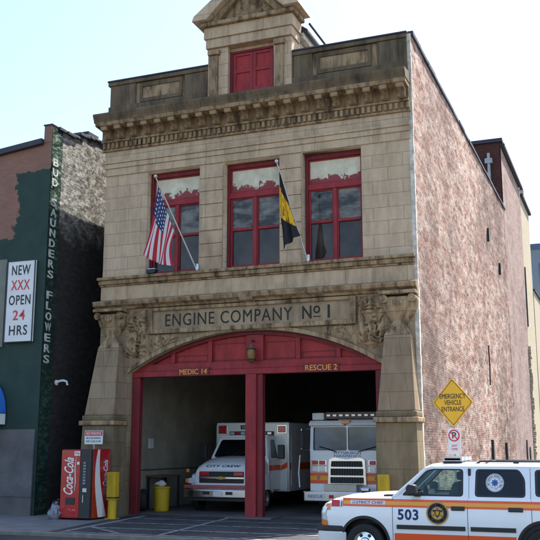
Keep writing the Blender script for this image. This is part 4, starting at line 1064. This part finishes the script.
    for s in (-1, 1):
        nose('headlight', 'lampclear', .89, 1.045, s*.58, s*.895, .016)
        nose('marker_lamp', 'lampamber', .70, .80, s*.70, s*.915, .016)
        nose('parking_lamp', 'lampclear', .81, .88, s*.60, s*.905, .016)
        patch('corner_lamp', 'lampamber', .14, .24, .99, 1.11, .006, 6, s)
        patch('corner_decal', 'signred', .26, .44, 1.06, 1.185, .005, 6, s)
        patch('corner_decal', 'signwhite', .445, .465, 1.06, 1.20, .005, 3, s)
        patch('corner_decal', 'blue', .47, .49, 1.06, 1.20, .005, 3, s)
    # bumper
    def bsec(z0, z1, grow):
        P = []
        for (x, y) in [(.46,-1.0),(.12,-.975),(-.02,-.90),(-.10,-.6),(-.13,0),(-.10,.6),(-.02,.90),(.12,.975),(.46,1.0)]: P.append((x-grow, y*(1+grow*.2)))
        Q = [(x+.12, y*.93) for x, y in reversed(P)]
        return P+Q
    MB().prism_z(bsec(0,0,.02), .60, .70).build('bumper_pad', M['black'], S, .02)
    MB().prism_z(bsec(0,0,.0), .38, .598).build('bumper', M['whiteflat'], S, .03)
    MB().prism_z(bsec(0,0,-.05), .28, .378).build('air_dam', M['black'], S, .02)
    MB().prism_x([(-1.0,.30),(-1.0,.36),(-.90,.36),(-.90,.30)], 1.5, 3.75).build('running_board', M['black'], S, .015)
    MB().box(5.45,5.68,-.95,.95,.42,.64).build('rear_bumper', M['whiteflat'], S, .04)
    for s in (-1, 1): MB().box(5.42,5.57,s*.86-.06,s*.86+.06,.85,1.2).build('tail_lamp', M['lampred'], S, .02)
    # window seal badge
    yb = lambda z: -(yw(z)-.018)-.003
    uc, zc = 3.42, 1.55
    def dd(name, mat, r, k, ri=None):
        n = 32
        if ri: return MB().loft([[(uc+q*cos(2*pi*i/n), yb(zc+q*sin(2*pi*i/n))-k, zc+q*sin(2*pi*i/n)) for i in range(n)] for q in (ri, r)], caps=False).build(name, M[mat], S, fix=False)
        return MB().grid(lambda a, b: (uc+r*b*cos(2*pi*a), yb(zc+r*b*sin(2*pi*a))-k, zc+r*b*sin(2*pi*a)), n, 3).build(name, M[mat], S, fix=False)
    dd('window_emblem', 'signwhite', .165, 0); dd('emblem_ring', 'blue', .156, .002, .150); dd('emblem_ring', 'blue', .100, .002, .095)
    for i, ch in enumerate('BUREAU OF FIRE CITY OF PITTSBURGH '):
        if ch == ' ': continue
        a = pi/2-2*pi*i/34; cx, cz = uc+.110*cos(a), zc+.110*sin(a); ux, uz = cos(a), sin(a)
        text('emblem_letter', M['blue'], S, ch, (0,0,0), (1,0,0), (0,0,1), .020, .030, 0, 0,
             fn=lambda p, q, c, cx=cx, cz=cz, ux=ux, uz=uz: (cx+uz*(p-.01)+ux*q, yb(cz)-.003, cz-ux*(p-.01)+uz*q))
    pts = [(uc+.075*cos(pi/2+i*pi/8)*(1 if i % 2 == 0 else .55), zc+.075*sin(pi/2+i*pi/8)*(1 if i % 2 == 0 else .55)) for i in range(16)]
    MB().prism(pts, lambda a, b: (a, yb(b)-.006, b), lambda a, b: (a, yb(b)-.002, b)).build('emblem_star', M['blue'], S)
    return S
build_suv()

# ------------------------------------------------------------------ fire truck (front at y=0, going +y)
def build_truck():
    T = empty('fire_truck', 'white fire truck with chrome grille, orange and yellow band and flat twin windscreen', 'fire truck', (7.76,2.6,0))
    T.scale = (1.07,1.07,1.07)
    W = 1.20
    def B(n_, m_, b, bv=.01, p=None): return box(n_, M[m_], p or T, b, bv)
    def P(n_, m_, outer, holes, y0, y1, bv=.01, p=None): return panel(n_, M[m_], p or T, outer, holes, y0, y1, bv)
    B('cab', 'white', (-W,W,.06,2.9,.62,1.84), .05)
    P('windscreen_frame', 'white', rpoly([(-W,1.80),(W,1.80),(W-.03,2.66),(-W+.03,2.66)], .06), [rpoly([(-1.10,1.86),(-.02,1.86),(-.02,2.56),(-1.08,2.56)], .06), rpoly([(.02,1.86),(1.10,1.86),(1.08,2.56),(.02,2.56)], .06)], .05, .12)
    for a, b in ((-1.12,-.0),(.0,1.12)): B('windscreen', 'glassblue', (a+.001,b-.001,.09,.105,1.84,2.58), 0)
    for s in (-1, 1):
        P2 = rpoly([(.12,1.80),(2.9,1.80),(2.9,2.66),(.12,2.66)], .05); hs = [rpoly([(.25,1.88),(1.25,1.88),(1.25,2.5),(.25,2.5)], .06), rpoly([(1.5,1.88),(2.7,1.88),(2.7,2.5),(1.5,2.5)], .06)]
        panel('cab_side', M['white'], T, P2, hs, 0, .06, 0, fn=lambda a, y, z, s=s: (s*(W-.02-y), a, z))
        B('side_window', 'glassblack', tuple(sorted((s*(W-.05), s*(W-.04))))+(.15,2.8,1.84,2.55), 0)
        B('cab_stripe', 'orange', tuple(sorted((s*(W+.001), s*(W+.004))))+(.12,2.85,.86,1.14), 0)
        B('cab_stripe', 'ylw', tuple(sorted((s*(W+.004), s*(W+.007))))+(.12,2.85,.94,1.06), 0)
        B('cab_door_gap', 'black', tuple(sorted((s*(W+.001), s*(W+.003))))+(1.35,1.37,.66,2.6), 0)
    B('cab_roof', 'whiteflat', (-W,W,.0,2.9,2.66,2.76), .04)
    B('visor', 'whiteflat', (-W+.02,-.06,-.10,.06,2.60,2.70), .02); B('visor', 'whiteflat', (.06,W-.02,-.10,.06,2.60,2.70), .02)
    B('visor_lamp', 'lampamber', (-.13,.13,-.13,-.02,2.65,2.75), .01)
    lbb = B('light_bar', 'brownbar', (-.72,1.16,.15,.55,2.80,3.02), .02)
    for i in range(9): B('light_bar_lens', 'lampclear', (-.68+i*.2,-.56+i*.2,.12,.152,2.88,2.95), .01, lbb)
    B('roof_beacon', 'whiteflat', (-1.14,-.76,.10,.5,2.78,3.00), .03)
    B('front_panel', 'white', (-W+.01,W-.01,.02,.058,.66,1.84), .02)
    P('front_band', 'orange', [(-W+.02,.88),(W-.02,.88),(W-.02,1.20),(-W+.02,1.20)], [], .012, .018, 0)
    P('front_band_core', 'amber', [(-W+.02,.98),(W-.02,.98),(W-.02,1.11),(-W+.02,1.11)], [], .006, .0115, 0)
    for x in (-.9,.9): text('lettering', M['blue'], T, 'E', (x-.05,.004,1.0), (1,0,0), (0,0,1), .09, .10, .002, .01)
    # grille
    g = P('grille_surround', 'chrome', rpoly([(-.60,.84),(.60,.84),(.56,1.60),(.40,1.66),(0,1.60),(-.40,1.66),(-.56,1.60)], .05), [rpoly([(-.50,1.38),(.50,1.38),(.48,1.55),(-.48,1.55)], .03), rpoly([(-.51,1.13),(.51,1.13),(.51,1.33),(-.51,1.33)], .03), rpoly([(-.52,.90),(.52,.90),(.52,1.08),(-.52,1.08)], .03)], -.06, .0, .012)
    B('grille_mesh', 'black', (-.55,.55,-.02,.004,.88,1.57), 0)
    for i in range(13): B('grille_slat', 'rubber', (-.48+i*.08-.008,-.48+i*.08+.008,-.035,-.021,.90,1.55), 0)
    for s in (-1, 1):
        w_ = B('warning_lamp_frame', 'chrome', (s*.90-.25,s*.90+.25,-.02,.02,1.42,1.58), .01)
        for k in (-.11,.11): B('warning_lamp', 'lampred', (s*.90+k-.095,s*.90+k+.095,-.045,-.018,1.44,1.56), .012, w_)
        h_ = B('headlight_frame', 'chrome', (s*.90-.25,s*.90+.25,-.02,.02,1.22,1.40), .01)
        for k in (-.11,.11): B('headlight', 'lampclear', (s*.90+k-.095,s*.90+k+.095,-.04,-.018,1.235,1.385), .02, h_)
        # mirrors, handrails
        mr = B('mirror', 'black', tuple(sorted((s*1.34, s*1.50)))+(-.14,-.04,1.95,2.45), .03)
        MB().tube([(s*1.18,.1,2.5),(s*1.42,-.09,2.52),(s*1.42,-.09,1.9),(s*1.18,.1,1.88)], .02, 6).build('mirror_arm', M['chrome'], mr)
        MB().tube([(s*1.36,-.45,.78),(s*1.40,-.42,1.2),(s*1.40,-.3,1.72)], .022, 8).build('guide_rail', M['whiteflat'], T)
        MB().tube([(s*.35,.0,1.83),(s*.90,.02,1.98)], .014, 6).build('wiper', M['black'], T)
    text('lettering', M['blue'], T, 'PITTSBURGH', (-.42,.018,1.745), (1,0,0), (0,0,1), .84, .085, .003, .01)
    text('lettering', M['blue'], T, 'PARAMEDICS', (-.42,.018,1.665), (1,0,0), (0,0,1), .84, .065, .003, .01)
    MB().prism_z([(-1.30,-.35),(-1.20,-.52),(1.20,-.52),(1.30,-.35),(1.30,.0),(-1.30,.0)], .38, .68).build('bumper', M['chrome'], T, .03)
    B('siren_box', 'cream', (-.58,.42,-.50,-.20,.682,.88), .015)
    B('bumper_plate', 'signwhite', (-1.12,-.55,-.535,-.522,.46,.60), .002); text('lettering', M['blue'], T, 'RESCUE', (-1.06,-.537,.49), (1,0,0), (0,0,1), .45, .08, .002, .01)
    B('bumper_horn', 'chrome', (.55,.85,-.60,-.30,.68,.80), .04)
    B('bumper_lamp', 'lampred', (-.42,-.28,-.545,-.52,.48,.58), .01)
    B('chassis', 'black', (-.9,.9,.1,8.8,.35,.62), 0)
    B('rear_body', 'white', (-1.22,1.22,3.0,9.0,.62,2.95), .04)
    for s in (-1, 1):
        B('body_stripe', 'orange', tuple(sorted((s*1.222, s*1.226)))+(3.05,8.95,.86,1.14), 0)
        for i in range(5): B('locker_door', 'steel', tuple(sorted((s*1.222, s*1.235)))+(3.1+i*1.18,4.15+i*1.18,1.25,2.75), .005)
    for y in (1.15, 6.9):
        for s in (-1, 1):
            w_ = wheel(T, (s*1.03,y,.5), .5, .30, s, 'steel', 8); w_.rotation_euler = (0,0,0)
            # axle must lie along x
            w_.rotation_euler = (0,0,radians(-90))
    return T
build_truck()

# ------------------------------------------------------------------ ambulance
def build_amb():
    T = empty('ambulance', 'white box ambulance with sloping bonnet and red grille lamps in the left bay', 'ambulance', (3.52,2.2,0))
    def B(n_, m_, b, bv=.01, p=None): return box(n_, M[m_], p or T, b, bv)
    # bonnet and fenders
    secs = []
    for y, w, zt, c in ((.0,.98,1.24,.0),(.06,1.04,1.40,.03),(.25,1.06,1.52,.06),(.7,1.07,1.64,.08),(1.25,1.08,1.72,.08),(1.45,1.08,1.74,.05)):
        secs.append([(-w,y,.62),(-w*1.0,y,zt-.22),(-w*.92,y,zt-.06),(-w*.72,y,zt+c*.5),(-w*.3,y,zt+c),(w*.3,y,zt+c),(w*.72,y,zt+c*.5),(w*.92,y,zt-.06),(w*1.0,y,zt-.22),(w,y,.62)])
    MB().loft(secs).build('bonnet', M['white'], T, smooth=40)
    for s in (-1, 1):
        secs = []
        for y, h, o in ((.04,1.10,.02),(.12,1.20,.10),(.4,1.24,.22),(.9,1.24,.26),(1.35,1.18,.22),(1.5,1.1,.12)):
            secs.append([(s*1.0,y,h+.02),(s*(1.06+o),y,h-.03),(s*(1.10+o),y,h-.16),(s*(1.10+o),y,.70 if .2<y<1.3 else .55),(s*1.0,y,.70 if .2<y<1.3 else .55)])
        MB().loft(secs).build('fender', M['white'], T, smooth=40)
        hl = B('headlight', 'lampclear', tuple(sorted((s*.93, s*1.24)))+(-.02,.06,.90,1.08), .02)
        B('side_marker', 'lampamber', tuple(sorted((s*1.24, s*1.36)))+(.0,.12,.92,1.06), .02)
        B('fender_lamp', 'lampamber', (s*1.30-.05,s*1.30+.05,.02,.12,1.26,1.38), .02)
        B('marker_lamp', 'lampamber', (s*.86-.05,s*.86+.05,-.0,.05,1.30,1.36), .01)
    # grille
    panel('grille_surround', M['whiteflat'], T, rpoly([(-.92,.86),(.92,.86),(.90,1.36),(-.90,1.36)], .06), [rpoly([(-.82,.92),(.82,.92),(.82,1.30),(-.82,1.30)], .03)], -.05, .0, .01)
    B('grille_mesh', 'black', (-.86,.86,-.02,-.002,.89,1.33), 0)
    for i in range(5): B('grille_slat', 'rubber', (-.82,.82,-.035,-.021,.94+i*.075,.955+i*.075), 0)
    B('grille_bar', 'chrome', (-.82,.82,-.06,-.034,1.06,1.12), .006)
    MB().prism_y([(-.17,1.05),(-.05,1.05),(-.05,1.035),(.05,1.035),(.05,1.05),(.17,1.05),(.13,1.13),(.05,1.13),(.05,1.145),(-.05,1.145),(-.05,1.13),(-.13,1.13)], -.085, -.061).build('bow_badge', M['gold'], T, .005)
    for s in (-1, 1): B('grille_lamp', 'lampred', (s*.62-.17,s*.62+.17,-.07,-.036,1.16,1.28), .012)
    text('lettering', M['blue'], T, 'CITY CREW', (-.62,0,0), (1,0,0), (0,0,1), 1.24, .11, 0, .012, 0, 1.08, fn=lambda a, b, c: (-.62+a, .035+(b)*1.0+.0, 1.445+b*.62))
    # bumpers
    MB().prism_z([(-1.36,.10),(-1.30,-.22),(-.9,-.32),(.9,-.32),(1.30,-.22),(1.36,.10)], .46, .72).build('bumper', M['chrome'], T, .03)
    MB().prism_z([(-1.38,.12),(-1.31,-.21),(-.9,-.30),(.9,-.30),(1.31,-.21),(1.38,.12)], .76, .86).build('bumper_rail', plain('pink_reflective_rail', (.42,.08,.10), .4, 0, .2), T, .01)
    MB().prism_z([(-1.30,.14),(-1.22,-.2),(1.22,-.2),(1.30,.14)], .34, .455).build('air_dam', M['black'], T, .02)
    B('bumper_slot', 'black', (-.55,-.30,-.33,-.318,.56,.66), 0); B('bumper_slot', 'black', (.28,.53,-.33,-.318,.56,.66), 0)
    B('number_plate', 'signwhite', (-.16,.16,-.335,-.322,.52,.66), .002)
    # cab
    B('cab', 'white', (-1.10,1.10,1.45,2.6,.62,1.72), .04)
    panel('windscreen_frame', M['white'], T, rpoly([(-1.08,1.70),(1.08,1.70),(.90,2.44),(-.90,2.44)], .06), [rpoly([(-.99,1.76),(.99,1.76),(.83,2.36),(-.83,2.36)], .08)], 0, .05, .01, fn=lambda a, y, z: (a, 1.42+(z-1.70)*.55+y, z))
    MB().prism([(-1.0,1.75),(1.0,1.75),(.84,2.38),(-.84,2.38)], lambda a, b: (a, 1.44+(b-1.70)*.55, b), lambda a, b: (a, 1.45+(b-1.70)*.55, b)).build('windscreen', M['glassblack'], T)
    for s in (-1, 1):
        MB().tube([(s*.1-.25,1.40,1.76),(s*.1+.15,1.52,1.98)], .012, 6).build('wiper', M['black'], T)
        panel('cab_side', M['white'], T, [(1.50,1.70),(2.6,1.70),(2.6,2.46),(1.90,2.46)], [rpoly([(1.72,1.76),(2.45,1.76),(2.45,2.36),(2.00,2.36)], .05)], 0, .05, 0, fn=lambda a, y, z, s=s: (s*(1.09-(z-1.7)*.22-y), a, z))
        MB().prism([(1.65,1.75),(2.5,1.75),(2.5,2.38),(1.95,2.38)], lambda a, b: (s*(1.06-(b-1.7)*.22), a, b), lambda a, b: (s*(1.05-(b-1.7)*.22), a, b)).build('side_window', M['glassblack'], T)
        mr = B('mirror', 'black', (s*1.48-.12,s*1.48+.12,1.62,1.74,1.70,2.18), .03)
        MB().tube([(s*1.10,1.7,1.75),(s*1.45,1.68,1.75)], .02, 6).build('mirror_arm', M['black'], mr)
        B('door_stripe', 'orange', tuple(sorted((s*1.101, s*1.105)))+(1.5,2.58,1.30,1.48), 0)
    B('cab_roof', 'white', (-.92,.92,1.85,2.6,2.44,2.52), .04)
    # box body
    bx = B('box_body', 'white', (-1.43,1.43,2.6,6.6,.55,2.98), .05)
    for s in (-1, 1):
        fr = B('corner_lamp_frame', 'chrome', (s*1.16-.18,s*1.16+.18,2.575,2.598,2.58,2.88), .01)
        B('corner_lamp', 'lampred', (s*1.16-.15,s*1.16+.15,2.55,2.578,2.61,2.85), .02, fr)
        B('box_stripe', 'orange', tuple(sorted((s*1.432, s*1.436)))+(2.65,6.55,1.30,1.55), 0)
        B('locker_door', 'whiteflat', tuple(sorted((s*1.432, s*1.45)))+(2.8,3.6,.75,2.5), .01)
        MB().prism_y([(s*1.12,1.28),(s*1.42,1.42),(s*1.42,1.62),(s*1.12,1.44)], 2.585, 2.597).build('front_stripe', M['orange'], T)
        B('front_corner_trim', 'steel', (s*1.40-.03,s*1.40+.03,2.57,2.60,.6,2.90), .01)
    lb2 = B('light_bar', 'black', (-.85,.85,2.50,2.597,2.52,2.66), .01)
    for i in range(8): B('light_bar_lens', 'lampclear' if i in (0,2,3,4,5,7) else 'lampred', (-.82+i*.208,-.66+i*.208,2.475,2.50,2.545,2.635), .01, lb2)
    B('name_board', 'black', (-.45,.45,2.575,2.598,2.74,2.88), .005)
    text('lettering', M['cream'], T, 'AMBULANCE', (-.40,2.572,2.77), (1,0,0), (0,0,1), .80, .08, .002, .008)
    B('chassis', 'black', (-.8,.8,.1,6.5,.35,.60), 0)
    for y in (.72, 5.2):
        for s in (-1, 1):
            w_ = wheel(T, (s*(1.17 if y < 2 else 1.22),y,.43), .43, .26, s, 'steel', 8); w_.rotation_euler = (0,0,radians(-90))
    return T
build_amb()

# ------------------------------------------------------------------ signs on the pavement
SG = empty('warning_sign', 'yellow diamond sign reading EMERGENCY VEHICLE ENTRANCE on a grey post by the brick wall', 'road sign', (12.40,-4.0,-.012), rz=radians(-8))
MB().box(-.03,.03,.012,.05,0,3.72).build('post', M['pole'], SG)
d = .585
MB().prism_y(rpoly([(0,-d+.0),(d-.08,0),(0,d),(-d+.08,0)], .05), -.006, .01).build('plate', M['signylw'], SG, loc=(0,0,3.16))
ci = [(a*.93, b*.93) for a, b in rpoly([(0,-d),(d-.08,0),(0,d),(-d+.08,0)], .05)]; c2 = [(a*.90, b*.90) for a, b in rpoly([(0,-d),(d-.08,0),(0,d),(-d+.08,0)], .05)]
panel('border', M['signblack'], SG, ci, [c2], -.009, -.0065, loc=(0,0,3.16))
for t, z, w in (('EMERGENCY', 3.25, .64), ('VEHICLE', 3.10, .42), ('ENTRANCE', 2.945, .56)):
    text('lettering', M['signblack'], SG, t, (-w/2,-.0085,z), (1,0,0), (0,0,1), w, .115, .002, .008)
for z in (2.75,3.55): MB().cyl((0,-.012,z), .012, .01, 1, 8).build('bolt', M['steel'], SG)
pn = MB().box(-.155,.155,-.006,.01,1.95,2.55).build('no_parking_plate', M['signwhite'], SG, .003)
n = 32
MB().loft([[(q*cos(2*pi*i/n), -.009, 2.38+q*sin(2*pi*i/n)) for i in range(n)] for q in (.108, .14)], caps=False).build('red_ring', M['signred'], pn, fix=False)
text('lettering', M['signblack'], pn, 'P', (-.045,-.0085,2.31), (1,0,0), (0,0,1), .10, .15, .001, .02)
MB().prism_y([(-.095,2.455),(-.075,2.475),(.095,2.305),(.075,2.285)], -.013, -.0105).build('red_bar', M['signred'], pn)
text('lettering', M['signred'], pn, 'ANY', (-.07,-.0085,2.12), (1,0,0), (0,0,1), .14, .05, .001, .01)
text('lettering', M['signred'], pn, 'TIME', (-.08,-.0085,2.04), (1,0,0), (0,0,1), .16, .05, .001, .01)
MB().box(-.12,.12,-.02,.03,1.70,1.90).build('meter_box', M['steel'], SG, .02)

# ------------------------------------------------------------------ buildings behind
RB = empty('rear_building', 'taller mauve brick block behind the firehouse with a dark front face above its roofline', 'building', (5.5,22.4,0))
def rel(o, e): o.location = tuple(-v for v in e.location); return o
rel(rough_wall(10.80, 22.45, 31.7, -.2, lambda y: 18.5-(y-22.4)*.03, .02, .14, 1, 21).build('side_wall', M['brickrear'], RB, smooth=70, fix=False), RB)
rel(box('wall', M['brickdark'], RB, (0,10.76,22.42,31.7,-.2,18.5)), RB)
rel(box('roof_edge', M['slate_cap'], RB, (-.1,10.92,22.3,31.72,18.5,18.72), .02), RB)
rel(MB().tube([(10.15,22.3,17.9),(10.15,22.3,14.5)], .09, 8).build('downpipe', M['pole'], RB), RB)
rel(box('pipe_head', M['pole'], RB, (9.95,10.35,22.18,22.42,17.3,17.6), .02), RB)
rel(box('gutter', M['slate_cap'], RB, (10.83,11.02,22.5,31.6,18.25,18.45), .03), RB)
for (y, z, h) in ((27.6,.5,2.0),(29.2,.5,1.6)): rel(box('wall_slot', M['black'], RB, (10.7,10.86,y-.2,y+.2,z,z+h)), RB)
BB = empty('beige_building', 'beige painted brick building at the back beyond the mauve block', 'building', (5.5,31.7,0))
rel(rough_wall(10.80, 31.72, 37.0, -.2, lambda y: 17.9, .015, .2, 1, 31).build('side_wall', M['beige'], BB, fix=False), BB)
rel(box('wall', M['beige'], BB, (0,10.77,31.72,37.0,-.2,17.9)), BB)
rel(box('roof_edge', M['slate_cap'], BB, (-.1,10.98,31.74,37.1,17.9,18.08), .02), BB)
rel(box('chimney', M['beige'], BB, (10.2,10.8,34.2,35.1,18.08,19.1), .02), BB)
rel(box('low_wing', M['beige'], BB, (4,10.84,37.02,47,-.2,12.6)), BB)
rel(box('low_wing_roof', M['slate_cap'], BB, (3.9,10.95,37.02,47.1,12.6,12.72)), BB)
rel(box('window_slot', M['black'], BB, (10.7,10.87,31.9,32.1,9.5,13.3)), BB)
mb = MB(); z = 1.2
while z < 8.2:
    h = random.uniform(.07,.35); y0_ = 31.62+random.uniform(-.12,.1); mb.box(10.78,10.9+random.uniform(0,.1),y0_,y0_+random.uniform(.12,.5),z,z+h*.9); z += h
rel(mb.build('broken_brick_edge', M['beige'], BB), BB)
GB = empty('office_block', 'distant blue grey office block behind the beige building', 'building', (15,70,0))
rel(box('wall', M['greybld'], GB, (7.9,24,70,84,-.3,22.5)), GB)
rel(box('parapet', M['greybld2'], GB, (7.8,24.1,69.9,84.1,22.5,23.1)), GB)
for i in range(6): 
    for j in range(4): rel(box('window', M['greybld2'], GB, (8.7+j*3.8,11.6+j*3.8,69.9,69.98,3.0+i*3.2,5.0+i*3.2)), GB)

# ------------------------------------------------------------------ light
SUN = Vector((1.0, 2.0, 3.4)).normalized()
sd = bpy.data.lights.new('sun', 'SUN'); sd.energy = 4.6; sd.angle = radians(.5); sd.color = (1, .955, .88)
so = bpy.data.objects.new('sun', sd); col.objects.link(so); so.rotation_euler = SUN.to_track_quat('Z', 'Y').to_euler()
w = bpy.data.worlds.new('World'); scene.world = w; w.use_nodes = True
nt = w.node_tree; nt.nodes.clear(); out = nd(nt, 'ShaderNodeOutputWorld'); bg = nd(nt, 'ShaderNodeBackground')
sky = nd(nt, 'ShaderNodeTexSky', sky_type='NISHITA'); sky.sun_disc = False
sky.sun_elevation = math.asin(SUN.z); sky.sun_rotation = math.atan2(SUN.x, SUN.y)
sky.air_density = 1.0; sky.dust_density = 1.4; sky.ozone_density = 1.0
lk(nt, sky.outputs[0], bg.inputs[0]); bg.inputs[1].default_value = .14; lk(nt, bg.outputs[0], out.inputs[0])

# ------------------------------------------------------------------ camera
cd = bpy.data.cameras.new('camera'); co = bpy.data.objects.new('camera', cd); col.objects.link(co); scene.camera = co
cd.sensor_width = 36; cd.lens = 36*893.97/540; cd.clip_end = 2000; cd.clip_start = .1
yaw, tilt = -.37731, .19553
fwd = Vector((sin(yaw)*cos(tilt), cos(yaw)*cos(tilt), sin(tilt)))
co.location = (16.2845,-25.654,2.1013); co.rotation_euler = fwd.to_track_quat('-Z', 'Y').to_euler()
scene.render.resolution_x = scene.render.resolution_y = 1024
scene.render.engine = 'CYCLES'
vs = scene.view_settings; vs.view_transform = 'Standard'; vs.look = 'None'; vs.exposure = 1.35; vs.gamma = 1; vs.use_curve_mapping = False
